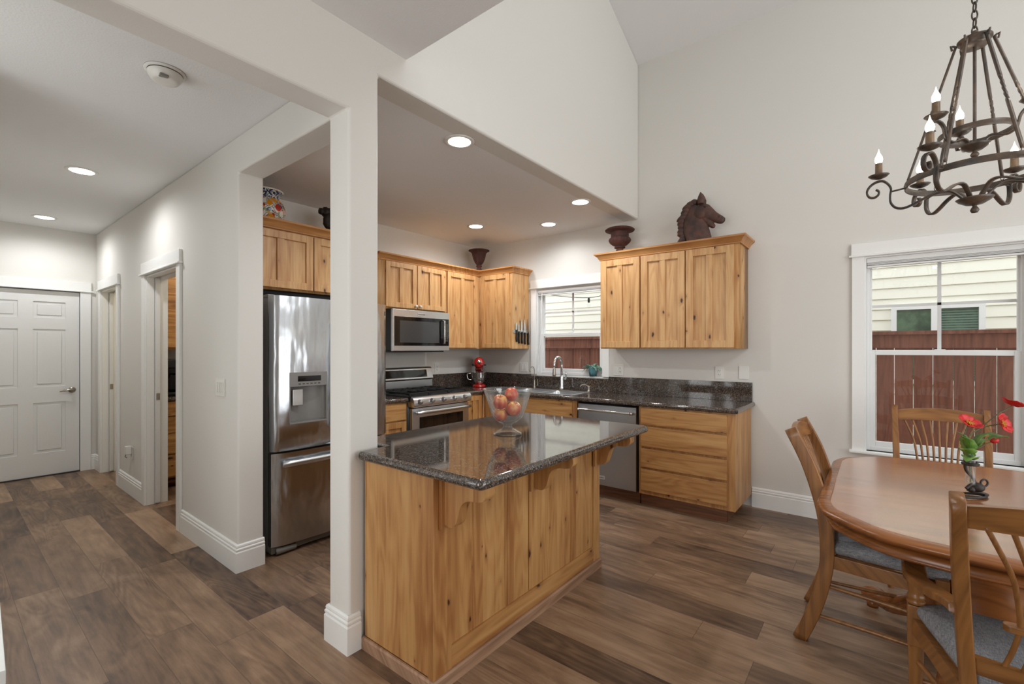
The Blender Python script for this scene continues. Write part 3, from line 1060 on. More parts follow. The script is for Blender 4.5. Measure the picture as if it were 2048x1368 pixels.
t = thing('filter_tap', 'slim nickel drinking water tap at the left end of the sink', 'tap', (fx, fy, CTZ + .005))
MB().lathe([(.018, 0), (.017, .01), (.011, .03), (.009, .09), (.006, .10)], (fx, fy, CTZ + .005), 14).build('body', 'nickel', t)
pz = CTZ + .1
MB().tube([(fx, fy, pz), (fx, fy, pz + .11)] + [(fx, fy - .045 + .045 * math.cos(a), pz + .115 + .045 * math.sin(a)) for a in [i * PI / 8 for i in range(9)]] + [(fx, fy - .09, pz + .10)], .0055, 8).build('spout', 'nickel', t)
MB().tube([(fx + .008, fy, CTZ + .045), (fx + .045, fy, CTZ + .045), (fx + .046, fy - .004, CTZ + .11)], [.008, .008, .004], 8).build('lever', 'nickel', t)
fx, fy = -2.43, 4.375
t = thing('soap_dispenser', 'small nickel soap dispenser on the right of the sink rim', 'soap dispenser', (fx, fy, CTZ + .005))
MB().lathe([(.022, 0), (.021, .012), (.012, .02), (.012, .045), (.016, .048), (.016, .062), (.008, .068)], (fx, fy, CTZ + .005), 16).build('body', 'nickel', t)
MB().tube(smooth_pts([(fx, fy, CTZ + .066), (fx - .03, fy - .02, CTZ + .082), (fx - .06, fy - .04, CTZ + .078), (fx - .075, fy - .05, CTZ + .060)], 4), .006, 8).build('spout', 'nickel', t)

# plant on the window stool
t = thing('potted_plant', 'small leafy plant in a blue pot on the kitchen window ledge', 'plant', (-2.455, YW - .004, 1.067))
pc = (-2.455, YW + .012, 1.085)
b = MB().lathe([(.036, 0), (.044, .05), (.050, .095), (.052, .10), (.046, .10), (.043, .085), (0, .085)], pc, 20)
b.build('pot', 'pot', t)


def leaf(b, base, d, L, W, droop=.3, lobes=0):
    d = Vector(d).normalized()
    sd = d.cross(Vector((0, 0, 1)))
    sd = sd.normalized() if sd.length > 1e-4 else Vector((1, 0, 0))
    up = sd.cross(d).normalized()
    N = 9
    rows = []
    for i in range(N + 1):
        u = i / N
        wv = W * math.sin(PI * min(1, u * .92 + .06)) ** .8 * (1 - .35 * u)
        if lobes: wv *= .62 + .5 * abs(math.sin(u * lobes * PI))
        c = Vector(base) + d * (L * u) + up * (.12 * L * math.sin(u * PI)) - Vector((0, 0, 1)) * (droop * L * u * u)
        rows.append([b.bm.verts.new(c - sd * wv + up * wv * .35), b.bm.verts.new(c), b.bm.verts.new(c + sd * wv + up * wv * .35)])
        for v in rows[-1][:]: pass
    for a, c in zip(rows, rows[1:]):
        for k in (0, 1): b.bm.faces.new((a[k], a[k + 1], c[k + 1], c[k]))


b = MB()
for i in range(26):
    a = random.uniform(0, 2 * PI); e = random.uniform(.1, .9)
    leaf(b, (pc[0] + .02 * math.cos(a), pc[1] + .015 * math.sin(a), pc[2] + .088), (math.cos(a), math.sin(a) * .6 - .25, e), random.uniform(.07, .12), random.uniform(.018, .028), random.uniform(.3, .8))
o = b.build('foliage', 'leaf', t, ang=60)
sol = o.modifiers.new('thick', 'SOLIDIFY'); sol.thickness = .0012

# ------------------------------------------------------------------ refrigerator
t = thing('refrigerator', 'stainless steel french door refrigerator with a water dispenser, beside the wall end', 'refrigerator', (-3.5, 1.85, 0))
FX = -3.135
MB().box(-4.05, FX - .075, 1.40, 2.31, .03, 1.735, .006).build('cabinet_body', 'gray', t)


def bulged(b, y0, y1, z0, z1, xb, depth, hole=None):
    """door slab with a gently rounded front"""
    cm = (y0 + y1) / 2; hw = (y1 - y0) / 2
    n = 14
    out = [(xb, y0), ] + []
    pts = []
    for i in range(n + 1):
        y = y0 + (y1 - y0) * i / n
        u = (y - cm) / hw
        x = xb + depth - .020 * u * u - .022 * max(0, abs(u) - .9) / .1 * max(0, abs(u) - .9) / .1
        pts.append((x, y))
    poly = [(xb, y0)] + pts + [(xb, y1)]
    b.prism(poly, 'xy', z0, z1)
    return b


b = MB()
dy0, dy1, dz0, dz1 = 1.505, 1.775, .872, 1.226
bulged(b, 1.40, 1.852, .700, dz0, FX - .07, .088)
o1 = b.build('door', 'fridge', t, ang=20)
# left door is cut round the dispenser: rebuild as one door mesh with an opening
bpy.data.objects.remove(o1)
b = MB()
cm, hw = (1.40 + 1.852) / 2, .226
fxv = lambda y: FX - .07 + .088 - .020 * ((y - cm) / hw) ** 2 - .022 * (max(0, abs((y - cm) / hw) - .9) / .1) ** 2
ys = sorted(set([1.40 + .452 * i / 20 for i in range(21)] + [dy0, dy1]))
zs = sorted({.700, dz0, dz1, 1.745})
V = {(i, j): b.bm.verts.new((fxv(y), y, z)) for i, y in enumerate(ys) for j, z in enumerate(zs)}
VB = {(i, j): b.bm.verts.new((FX - .07, y, z)) for i, y in enumerate(ys) for j, z in enumerate(zs)}
for i in range(len(ys) - 1):
    for j in range(len(zs) - 1):
        if dy0 - 1e-6 <= ys[i] and ys[i + 1] <= dy1 + 1e-6 and abs(zs[j] - dz0) < 1e-6: continue
        b.bm.faces.new((V[i, j], V[i + 1, j], V[i + 1, j + 1], V[i, j + 1]))
    b.bm.faces.new((V[i, 0], VB[i, 0], VB[i + 1, 0], V[i + 1, 0])); L_ = len(zs) - 1
    b.bm.faces.new((V[i, L_], V[i + 1, L_], VB[i + 1, L_], VB[i, L_]))
for j in range(len(zs) - 1):
    b.bm.faces.new((V[0, j], V[0, j + 1], VB[0, j + 1], VB[0, j])); E_ = len(ys) - 1
    b.bm.faces.new((V[E_, j], VB[E_, j], VB[E_, j + 1], V[E_, j + 1]))
d1 = b.build('door', 'fridge', t, ang=25)
b = MB()
xo = fxv(1.64) - .003
b.box(xo - .012, xo + .003, dy0, dy1, 1.128, dz1, .003)
disp = b.build('dispenser_panel', 'gray', d1)
MB().box(xo + .003, xo + .0045, dy0 + .055, dy1 - .048, 1.163, 1.200).build('display', 'blackglass', disp)
b = MB()
for i in range(6): b.box(xo + .003, xo + .0036, dy0 + .06 + i * .028, dy0 + .076 + i * .028, 1.142, 1.150)
b.build('touch_keys', 'slot', disp)
b = MB()   # hollow niche: half barrel back
n = 14
ring = [(xo - .012 - .07 * math.sin(PI * i / n), dy0 + (dy1 - dy0) * (1 - math.cos(PI * i / n)) / 2) for i in range(n + 1)]
lo = [b.bm.verts.new((x, y, dz0 + .012)) for x, y in ring]; hi = [b.bm.verts.new((x, y, 1.13)) for x, y in ring]
for i in range(n): b.bm.faces.new((lo[i], lo[i + 1], hi[i + 1], hi[i]))
b.bm.faces.new(lo[::-1]); b.bm.faces.new(hi)
f0 = [b.bm.verts.new((xo, y, z)) for y, z in ((dy0, dz0), (dy1, dz0))]
b.box(xo - .014, xo + .004, dy0, dy1, dz0, dz0 + .013, .003)
b.box(xo - .012, xo + .001, dy0, dy0 + .006, dz0, 1.13); b.box(xo - .012, xo + .001, dy1 - .006, dy1, dz0, 1.13)
b.build('dispenser_niche', 'gray', d1)
MB().box(xo - .045, xo - .038, dy0 + .040, dy0 + .112, .995, 1.105, .004).build('paddle', 'platelabel', d1)
b = MB(); bulged(b, 1.858, 2.31, .700, 1.745, FX - .07, .088); d2 = b.build('door', 'fridge', t, ang=20)
MB().box(FX - .004, FX + .0035, 2.262, 2.288, 1.655, 1.69, .001).build('badge', 'slot', d2)
b = MB(); bulged(b, 1.40, 2.31, .065, .685, FX - .07, .088); fr = b.build('freezer_drawer', 'fridge', t, ang=20)
for dd, yy in ((d1, 1.842), (d2, 1.872)):
    MB().tube([(FX + .005, yy, .80), (FX + .055, yy, .82), (FX + .06, yy, 1.2), (FX + .055, yy, 1.58), (FX + .005, yy, 1.60)], .009, 10).build('handle', 'steel_z', dd)
b = MB()
b.tube([(FX - .005, 1.475, .618), (FX + .05, 1.475, .618)], .012, 8); b.tube([(FX - .005, 2.235, .618), (FX + .05, 2.235, .618)], .012, 8)
hp = [(FX + .052 + .010 * math.sin(PI * i / 10), 1.445 + .82 * i / 10, .618) for i in range(11)]
b.tube(hp, 1.0, sect=[(-.010, -.022), (.008, -.018), (.012, 0), (.008, .018), (-.010, .022)], up=(0, 0, 1))
b.build('handle', 'steel_h', fr)
b = MB().box(FX - .12, FX - .03, 1.405, 2.305, .012, .06, .006)
b.tube([(FX - .02, 1.43, .03), (FX - .02, 1.56, .03)], .022, 10)
b.build('kick_grille', 'gray', t)
for y0 in (1.402, 2.26): MB().box(FX - .16, FX - .076, y0, y0 + .048, 1.7355, 1.757, .006).build('hinge_cover', 'gray', t)
for x0, y0 in ((FX - .6, 1.45), (FX - .6, 2.2), (FX - .10, 1.45), (FX - .10, 2.2)): MB().box(x0, x0 + .04, y0, y0 + .05, 0, .03 if x0 < FX - .2 else .013).build('leg', 'black', t)

# ------------------------------------------------------------------ microwave
t = thing('microwave', 'stainless over-the-range microwave with a black window, hung above the stove', 'microwave', (-3.95, 3.2, 1.366))
MX = -3.745
MB().box(XS + .004, MX - .03, 2.83, 3.582, 1.372, 1.790, .003).build('housing', 'black', t)
MB().box(MX - .03, MX, 2.822, 3.586, 1.366, 1.784, .004).build('front_frame', 'steel_h', t)
MB().box(MX, MX + .006, 2.842, 3.575, 1.418, 1.712, .003).build('glass_front', 'blackglass', t)
MB().box(MX + .006, MX + .0068, 2.905, 3.425, 1.450, 1.672).build('window', 'window_mw', t)
b = MB().tube([(MX + .004, 3.475, 1.442), (MX + .042, 3.475, 1.446), (MX + .042, 3.475, 1.690), (MX + .004, 3.475, 1.694)], .010, 10)
b.build('handle', 'chrome', t)
b = MB()
for i in range(9):
    for j in range(3): b.box(MX + .006, MX + .0068, 3.500 + j * .022, 3.512 + j * .022, 1.470 + i * .022, 1.477 + i * .022)
b.build('keypad', 'gray', t)
pl = MB().box(MX, MX + .003, 3.135, 3.238, 1.728, 1.760, .001).build('name_plate', 'platelabel', t)
text('lettering', 'KitchenAid', .020, 'text', pl, (MX + .0036, 3.1865, 1.744), (PI / 2, 0, PI / 2))
b = MB().box(MX - .002, MX, 3.478, 3.482, 1.366, 1.418)
MB().box(XS + .03, MX - .05, 2.87, 3.55, 1.350, 1.3715, .004).build('vent_grille', 'black', t)

# ------------------------------------------------------------------ stove
t = thing('gas_range', 'stainless gas range with five knobs and black grates, under the microwave', 'stove', (-3.8, 3.22, 0))
SXF = -3.50
MB().box(XS + .02, SXF - .02, 2.838, 3.610, .03, .915).build('body', 'black', t)
MB().box(XS + .09, SXF + .02, 2.832, 3.616, .915, .928, .004).build('cooktop', 'castiron', t)
b = MB()   # control panel, rounded nose
b.prism([(SXF - .03, .922), (SXF + .015, .926), (SXF + .045, .915), (SXF + .062, .892), (SXF + .066, .845), (SXF + .058, .828), (SXF - .03, .828)], 'xz', 2.834, 3.614)
b.build('control_panel', 'steel_h', t, ang=40)
for i in range(5):
    y = 2.905 + i * .152
    mx = Matrix.Translation((SXF + .060, y, .876)) @ Matrix.Rotation(math.radians(80), 4, 'Y')
    k = MB().lathe([(.027, 0), (.027, .006), (.021, .010), (.019, .030), (.014, .034), (0, .034)], seg=18, m=mx).build('knob', 'steel_dk', t)
    MB().box(-.004, .004, -.019, .019, .030, .042, .002, m=mx).build('grip', 'chrome', k)
b = MB()
b.box(SXF - .01, SXF + .03, 2.840, 3.608, .250, .815, .004)
od = b.build('oven_door', 'steel_h', t)
MB().box(SXF + .030, SXF + .034, 2.93, 3.52, .40, .725, .003).build('window_frame', 'blackglass', od)
MB().box(SXF + .034, SXF + .0348, 2.97, 3.48, .44, .69).build('window', 'ovenglass', od)
b = MB().tube([(SXF + .03, 2.885, .772), (SXF + .075, 2.885, .775)], .011, 10).tube([(SXF + .03, 3.563, .772), (SXF + .075, 3.563, .775)], .011, 10)
b.tube([(SXF + .078 + .008 * math.sin(PI * i / 8), 2.86 + .728 * i / 8, .776) for i in range(9)], .0175, 12)
b.build('handle', 'steel_h', od)
MB().box(SXF - .01, SXF + .026, 2.840, 3.608, .075, .238, .004).build('drawer', 'steel_h', t)
for yy in (2.87, 3.57):
    for xx in (-3.60, -4.05): MB().box(xx - .02, xx + .02, yy - .02, yy + .02, 0, .03).build('leg', 'black', t)
b = MB()   # backguard
b.prism([(XS + .012, .928), (XS + .085, .928), (XS + .085, 1.035), (XS + .070, 1.040), (XS + .070, 1.046), (XS + .10, 1.052), (XS + .075, 1.165), (XS + .055, 1.182), (XS + .012, 1.182)], 'xz', 2.834, 3.614, bev=.004)
bg = b.build('backguard', 'steel_h', t, ang=25)
nrm = math.atan2(.025, .113)
mx = Matrix.Translation((XS + .089, 3.19, 1.108)) @ Matrix.Rotation(-nrm, 4, 'Y')
MB().box(-.002, .0025, -.31, .335, -.040, .044, .001, m=mx).build('control_glass', 'blackglass', bg)
MB().box(XS + .070, XS + .0725, 2.836, 3.612, 1.037, 1.049).build('vent_slot', 'darkgap', bg)
for cx, cy, rr in ((-3.93, 2.97, .045), (-3.65, 2.97, .05), (-3.80, 3.224, .055), (-3.93, 3.48, .045), (-3.65, 3.48, .05)):
    MB().lathe([(rr, 0), (rr, .008), (rr * .75, .012), (rr * .7, .020), (0, .022)], (cx, cy, .928), 18).build('burner', 'castiron', t)
for i in range(3):
    y0 = 2.845 + i * .256; y1 = y0 + .245
    b = MB()
    x0, x1 = XS + .11, SXF - .012
    for x in (x0, x1): b.box(x - .006, x + .006, y0, y1, .948, .962, .002)
    for y in (y0, y1): b.box(x0, x1, y - .006, y + .006, .948, .962, .002)
    ym = (y0 + y1) / 2
    b.box(x0, x1, ym - .005, ym + .005, .950, .966, .002)
    for xq in (x0 + .09, x0 + .22, x0 + .33): b.box(xq - .005, xq + .005, y0, y1, .950, .966, .002)
    for x in (x0, x1):
        for y in (y0, y1): b.box(x - .006, x + .006, y - .006, y + .006, .928, .950)
    b.build('grate', 'castiron', t)

# ------------------------------------------------------------------ dishwasher
t = thing('dishwasher', 'stainless dishwasher with a bar handle, between sink and drawers', 'dishwasher', (-1.98, 4.2, 0))
MB().box(-2.280, -1.672, FY + .01, YW - .02, .114, CTB - .006).build('tub', 'black', t)
dd = MB().box(-2.268, -1.680, FY - .028, FY + .008, .118, .862, .004).build('door', 'steel_dk', t)
b = MB().tube([(-2.242, FY - .065, .812), (-1.712, FY - .065, .812)], .011, 12)
for x in (-2.225, -1.730): b.tube([(x, FY - .029, .812), (x, FY - .065, .812)], .009, 10)
for x in (-2.245, -1.710): b.lathe([(.015, -.012), (.015, .012)], seg=14, m=Matrix.Translation((x, FY - .065, .812)) @ Matrix.Rotation(PI / 2, 4, 'Y'))
b.build('handle', 'chrome', dd)
pl = MB().box(-2.100, -1.985, FY - .031, FY - .028, .175, .207, .001).build('name_plate', 'platelabel', dd)
text('lettering', 'KitchenAid', .021, 'text', pl, (-2.0425, FY - .0318, .191), (PI / 2, 0, 0))
MB().box(-2.272, -1.676, FY + .05, FY + .07, 0, .112).build('toe_kick', 'toe', t)

# ------------------------------------------------------------------ island
t = thing('kitchen_island', 'knotty wood island with scrolled corbels, standing against the white post', 'kitchen island', (-1.7, 1.95, 0))
IX, IY0, IY1 = -1.40, 1.252, 2.655
MB().prism([(-1.872, IY0 + .012), (IX - .014, IY0 + .012), (IX - .014, IY1 - .004), (-2.085, IY1 - .004), (-2.085, 1.375), (-1.872, 1.375)], 'xy', .004, CTB - .002).build('carcass', 'isl_v', t)
MB().box(-1.870, IX - .008, IY0, IY0 + .0115, .055, CTB - .002, .002).build('end_panel', 'isl_v', t)
MB().box(IX - .030, IX + .004, IY0 - .003, IY0 + .100, .05, CTB - .002, .002).build('corner_stile', 'isl_v', t)
MB().box(IX - .013, IX + .004, IY1 - .075, IY1, .05, CTB - .002, .002).build('end_stile', 'isl_v', t)
MB().box(IX - .013, IX + .002, IY0 + .10, IY1 - .075, .05, .145, .002).build('bottom_rail', 'isl_y', t)
for y0, y1 in ((IY0 + .102, 1.730), (1.7325, 1.903), (1.910, IY1 - .077)):
    MB().box(IX - .013, IX - .006, y0, y1, .146, CTB - .002, .0015).build('front_panel', 'isl_v', t)
MB().sweep([(-1.872, IY0 - .002), (IX + .004, IY0 - .002), (IX + .004, IY1)], [(0, 0), (.014, 0), (.014, .048), (.008, .055), (0, .055)], 0, side=1).build('base_trim', 'base_trim', t)
for yc in (1.322, 1.955, 2.612):
    b = MB()
    xf = IX + .0045 if yc != 1.955 else IX - .0055
    b.box(xf, xf + .016, yc - .045, yc + .045, .655, CTB - .003, .002)
    b.box(xf + .016, IX + .245, yc - .034, yc + .034, CTB - .018, CTB - .003, .002)
    x0 = xf + .016
    P = [(x0, CTB - .018), (IX + .240, CTB - .018), (IX + .243, CTB - .05), (IX + .225, CTB - .072), (IX + .195, CTB - .080), (IX + .165, CTB - .082), (IX + .135, CTB - .092), (IX + .112, CTB - .112), (IX + .100, CTB - .140), (IX + .090, CTB - .175), (IX + .075, CTB - .200), (IX + .052, CTB - .212), (x0, CTB - .208)]
    Q = [P[0]] + [tuple(q) for q in smooth_pts([Vector((p[0], p[1], 0)) for p in P[1:]], 3)]
    b.prism([(q[0], q[1]) for q in Q], 'xz', yc - .026, yc + .026)
    b.build('corbel', 'isl_v', t, ang=40)
# countertop, notched round the post
t2 = thing('island_countertop', 'polished dark granite countertop on the island, notched round the post', 'countertop', (-1.6, 1.95, CTB))


def rounded(poly, radii, n=6):
    out = []
    k = len(poly)
    for i in range(k):
        p = Vector(poly[i]); r = radii[i]
        if not r: out.append(tuple(p)); continue
        a = (Vector(poly[i - 1]) - p).normalized(); c = (Vector(poly[(i + 1) % k]) - p).normalized()
        ang = a.angle(c); d = r / math.tan(ang / 2)
        ce = p + (a + c).normalized() * (r / math.sin(ang / 2))
        s0 = p + a * d - ce; s1 = p + c * d - ce
        a0 = math.atan2(s0.y, s0.x); a1 = math.atan2(s1.y, s1.x)
        da = (a1 - a0 + PI) % (2 * PI) - PI
        out += [(ce.x + r * math.cos(a0 + da * q / n), ce.y + r * math.sin(a0 + da * q / n)) for q in range(n + 1)]
    return out


outl = rounded([(-1.872, 1.205), (-1.095, 1.205), (-1.095, 2.730), (-2.125, 2.730), (-2.125, 1.365), (-1.872, 1.365)], [.025, .03, .03, .03, 0, 0])
MB().slab(outl, [(.014, CTB), (.004, CTB + .006), (0, CTB + .018), (.003, CTB + .031), (.010, CTB + .038), (.020, CTZ)]).build('slab', 'granite', t2, ang=50)

# fruit bowl and apples
bc = Vector((-1.585, 1.955, CTZ))
ow = [(.0, 0), (.074, 0), (.078, .006), (.074, .012), (.050, .024), (.030, .036), (.023, .046), (.024, .054), (.028, .060), (.050, .070), (.075, .092), (.093, .125), (.106, .165), (.119, .210), (.131, .243), (.136, .250)]
iw = [(.131, .251), (.124, .240), (.112, .207), (.099, .165), (.086, .127), (.068, .097), (.044, .078), (.0, .070)]
MBb = MB().lathe(ow + iw, bc, 64, mod=lambda a, z: 1 + (.012 * math.cos(18 * (a + z * 5)) if .075 < z < .235 else 0), cap=False)
o = MBb.build('fruit_bowl', 'glass', ang=60)
tag(o, 'footed clear glass bowl holding apples on the island countertop', 'bowl')
AP = [((-.038, -.004, .108), (.2, -.1), 'apple lowest in the glass bowl, at the left'),
      ((.034, .020, .143), (.5, .9), 'red apple with a green stem end, at the right in the glass bowl'),
      ((-.040, .030, .180), (.35, .25), 'yellow and red apple at the upper left in the glass bowl'),
      ((.020, -.030, .217), (1.7, .3), 'pinkish apple topmost in the glass bowl'),
      ((.018, -.052, .133), (.6, 2.), 'apple mostly hidden at the back of the glass bowl')]
cr = Vector((math.cos(TH), math.sin(TH), 0)); cf = Vector((math.sin(TH), -math.cos(TH), 0))
b = MB()
b.lathe([(.0, .024), (.006, .027), (.013, .0335), (.022, .0355), (.032, .028), (.0375, .012), (.038, -.002), (.034, -.018), (.025, -.030), (.014, -.035), (.007, -.033), (0, -.030)], (0, 0, 0), 28, mod=lambda a, z: 1 + .02 * math.cos(5 * a))
ap0 = b.build('apple', 'apple', ang=80)
st = MB().tube([(0, 0, .024), (.001, 0, .034), (.004, 0, .042)], [.0012, .0012, .0018], 6).build('stalk', 'stalk', ap0, local=True)
for i, (p, (tx, tz), lb) in enumerate(AP):
    a = ap0 if i == 0 else dup(ap0, (0, 0, 0))
    a.location = bc + cr * p[0] + cf * p[1] + Vector((0, 0, p[2]))
    ax = cf if i != 3 else -cf
    a.rotation_euler = (Matrix.Rotation(tx, 3, (Matrix.Rotation(tz if i == 1 else 0, 3, 'Z') @ cr) if i != 3 else -cr) @ Matrix.Rotation(tz * 3, 3, 'Z')).to_euler()
    tag(a, lb, 'apple', 'apples in the glass bowl')

# ------------------------------------------------------------------ stand mixer
mc = Vector((-3.86, 4.20, CTZ))
t = thing('stand_mixer', 'red stand mixer with a steel bowl in the counter corner', 'mixer', mc, math.radians(-45) + PI / 2 * 0)
# local: +x is the mixer's front
b = MB()
b.slab(rounded([(-.13, -.075), (.13, -.085), (.13, .085), (-.13, .075)], [.05, .08, .08, .05]), [(.004, 0), (0, .006), (0, .02), (.01, .03), (.03, .036)])
b.build('base', 'red', t, local=True, ang=40)
b = MB().tube([(-.095, 0, .03), (-.10, 0, .12), (-.095, 0, .20), (-.085, 0, .25)], [.055, .045, .045, .05], 16)
b.build('column', 'red', t, local=True)
b = MB().tube(smooth_pts([(-.16, 0, .295), (-.14, 0, .295), (-.06, 0, .298), (.06, 0, .296), (.115, 0, .292), (.135, 0, .290)], 4), [.02, .045, .056, .062, .064, .064, .065, .067, .068, .068, .068, .068, .068, .067, .066, .064, .060, .054, .044, .030, .012], 20)
hd = b.build('motor_head', 'red', t, local=True)
b = MB().tube([(-.12, 0, .268), (.128, 0, .268)], 1.0, sect=RECT(.0665, .006), up=(0, 0, 1))
b.build('trim_band', 'chrome', hd, local=True)
MB().lathe([(.024, 0), (.024, .012), (.010, .016), (0, .016)], seg=18, m=Matrix.Translation((.126, 0, .312)) @ Matrix.Rotation(PI / 2, 4, 'Y')).build('hub_cap', 'chrome', hd, local=True)
MB().ball((.03, .074, .268), .012).ball((.03, -.074, .268), .012).build('knob', 'black', hd, local=True)
MB().lathe([(.045, .0), (.046, .03), (.042, .035), (0, .035)], (.06, 0, .20), 18).build('planetary', 'red', hd, local=True)
MB().lathe([(.047, .0), (.047, .008)], (.06, 0, .222), 18).build('beater_ring', 'chrome', hd, local=True)
b = MB().lathe([(.0, .036), (.045, .036), (.045, .046), (.050, .05), (.072, .075), (.090, .12), (.098, .18), (.102, .182), (.097, .178), (.088, .12), (.07, .078), (0, .055)], (.055, 0, 0), 30)
bw = b.build('bowl', 'chrome', t, local=True)
MB().tube(smooth_pts([(.055, -.096, .165), (.055, -.13, .165), (.055, -.145, .14), (.055, -.13, .095), (.055, -.085, .09)], 5), .006, 8).build('bowl_handle', 'chrome', bw, local=True)
t.rotation_euler = (0, 0, math.radians(-48))

# ------------------------------------------------------------------ knives
kr = MB().box(-3.3148, -3.304, 4.185, 4.488, 1.572, 1.584, .001).box(-3.3148, -3.304, 4.185, 4.488, 1.592, 1.604, .001).box(-3.3148, -3.308, 4.187, 4.486, 1.57, 1.606).build('knife_rack', 'steel_h')
tag(kr, 'magnetic steel knife strip on the cabinet end panel left of the window', 'knife rack')


def knife(name, y, w, zt, zb, tip, label, x=-3.3035, sg=1, mat='chrome', group='knives on the magnetic strip'):
    zg = zb + .135
    t = thing(name, label, 'knife', (x, y, zb), 0, group)
    b = MB()
    if tip == 'round': P = [(-w / 2, zg), (w / 2, zg), (w / 2, zt - .03), (w / 4, zt - .006), (-w / 8, zt), (-w / 2, zt - .02)]
    else: P = [(-w / 2, zg), (w / 2, zg), (w / 2 * .95, zg + (zt - zg) * .45), (w * .12, zt - .012), (-w * .1, zt), (-w / 2, zg + (zt - zg) * .6)]
    b.prism([(y + p[0], p[1]) for p in P], 'yz', x, x + sg * .0022)
    b.build('blade', mat, t)
    hp = smooth_pts([(x + sg * .003, y, zg + .006), (x + sg * .004, y + .003, zg - .04), (x + sg * .004, y - .001, zg - .085), (x + sg * .004, y + .006, zb)], 4)
    MB().tube(hp, 1.0, sect=RECT(.0105, .0075), up=(0, 1, 0)).build('handle', 'black', t)
    return t


knife('kitchen_knife', 4.235, .034, 1.695, 1.468, 'round', 'broad blunt-tipped knife, first on the strip from the cabinet front')
knife('kitchen_knife', 4.280, .024, 1.684, 1.450, 'round', 'short narrow knife, second on the strip from the cabinet front')
knife('kitchen_knife', 4.338, .036, 1.735, 1.448, 'point', 'pointed chef knife, third on the strip in the middle')
knife('kitchen_knife', 4.396, .040, 1.738, 1.440, 'point', 'wide chef knife, fourth on the strip from the cabinet front')
knife('kitchen_knife', 4.458, .022, 1.750, 1.435, 'point', 'long knife, last on the strip, next to the window')
knife('kitchen_knife', 4.30, .030, 1.70, 1.43, 'point', 'dark knife hung on the left side of the cabinet under the horse head', x=-2.1865, sg=-1, mat='castiron', group=None)

# ------------------------------------------------------------------ ornaments on the cabinets
# painted jar
o = MB().lathe([(.0, 0), (.085, 0), (.09, .008), (.118, .05), (.138, .10), (.138, .135), (.122, .175), (.098, .198), (.090, .212), (.098, .232), (.122, .254), (.128, .262), (.124, .268), (.108, .262), (.085, .225), (.0, .215)], (-3.70, 1.600, CT), 40, cap=False).build('ceramic_jar', 'talavera', ang=50)
tag(o, 'brightly painted floral ceramic jar on the cabinet over the refrigerator', 'jar')
# dark iron ornament mostly behind the post
t = thing('iron_ornament', 'dark scrolled iron ornament on the cabinet, half hidden by the white post', 'ornament', (-3.72, 2.22, CT))
MB().lathe([(.07, 0), (.07, .012), (.03, .03), (.022, .10), (.03, .16), (.05, .19), (0, .20)], (-3.72, 2.22, CT), 18).build('stand', 'iron', t)
mx = Matrix.Translation((-3.72, 2.05, CT + .225)) @ Matrix.Rotation(-PI / 2, 4, 'X')
MB().lathe([(.0, 0), (.026, 0), (.028, .018), (.022, .024), (.040, .036), (.046, .050), (.038, .070), (.044, .084), (.040, .11), (.028, .16), (.022, .24), (.0, .25)], seg=18, m=mx, mod=lambda a, z: 1 + .06 * math.cos(7 * a)).build('turned_finial', 'iron', t)
MB().tube(smooth_pts([(-3.70, 2.16, CT + .20), (-3.69, 2.105, CT + .175), (-3.69, 2.10, CT + .13), (-3.70, 2.14, CT + .10), (-3.71, 2.19, CT + .12)], 5), [.03] * 10 + [.036] * 11, 12).build('scroll', 'iron', t)


def fl(n, d):
    return lambda a, z: 1 + d * abs(math.cos(n * a / 2)) - d / 2


# fluted vase urn in the corner
o = MB().lathe([(.0, 0), (.052, 0), (.052, .008), (.036, .022), (.026, .045), (.026, .058), (.037, .064), (.037, .072), (.029, .078), (.030, .084), (.050, .11), (.068, .15), (.079, .19), (.085, .225), (.105, .248), (.126, .256), (.124, .264), (.100, .258), (.078, .225), (.03, .10), (0, .095)], (-3.86, 4.20, CT), 96, mod=lambda a, z: 1 + (.055 * abs(math.sin(10 * a)) - .02 if z > .085 else 0), cap=False).build('fluted_urn', 'urn', ang=50)
tag(o, 'rusty flared urn with fluted sides on the corner cabinet', 'urn')
o = MB().lathe([(.0, 0), (.066, 0), (.066, .008), (.046, .024), (.034, .048), (.034, .058), (.052, .062), (.055, .070), (.044, .076), (.070, .092), (.098, .118), (.108, .140), (.100, .160), (.088, .166), (.086, .175), (.088, .215), (.096, .228), (.140, .232), (.146, .244), (.130, .256), (.088, .252), (.080, .20), (0, .10)], (-2.035, 4.30, CT), 96, mod=lambda a, z: 1 + (.03 * math.cos(24 * a) if .08 < z < .215 else (.02 * math.cos(30 * a) if .225 < z < .24 else 0)), cap=False).build('classical_urn', 'urn', ang=50)
tag(o, 'rusty wide-rimmed classical urn on the cabinet, left of the horse head', 'urn')

# horse head
t = thing('horse_head_bust', 'rusty cast horse head facing right on the cabinet top', 'statue', (-1.26, 4.30, CT))
U = .00041


def hp(zx, zy): return Vector((-1.262 + (zx - 690) * U, 4.30, CT + (1235 - zy) * U))


def loft(b, secs, seg=20, nrm=None):
    """secs: (centre x, centre y in profile units, half width in the profile plane, half thickness, axis angle deg)"""
    rows = []
    for (cx, cy, hw, ht, an) in secs:
        a = math.radians(an)
        ux, uy = -math.sin(a), math.cos(a)
        row = []
        for k in range(seg):
            q = 2 * PI * k / seg
            p = hp(cx + ux * hw * math.cos(q), cy - uy * hw * math.cos(q) * 1.0)
            p.y += ht * U * math.sin(q)
            row.append(b.bm.verts.new(p))
        rows.append(row)
    for a, c in zip(rows, rows[1:]):
        for k in range(seg): b.bm.faces.new((a[k], a[(k + 1) % seg], c[(k + 1) % seg], c[k]))
    b.bm.faces.new(rows[0][::-1]); b.bm.faces.new(rows[-1])


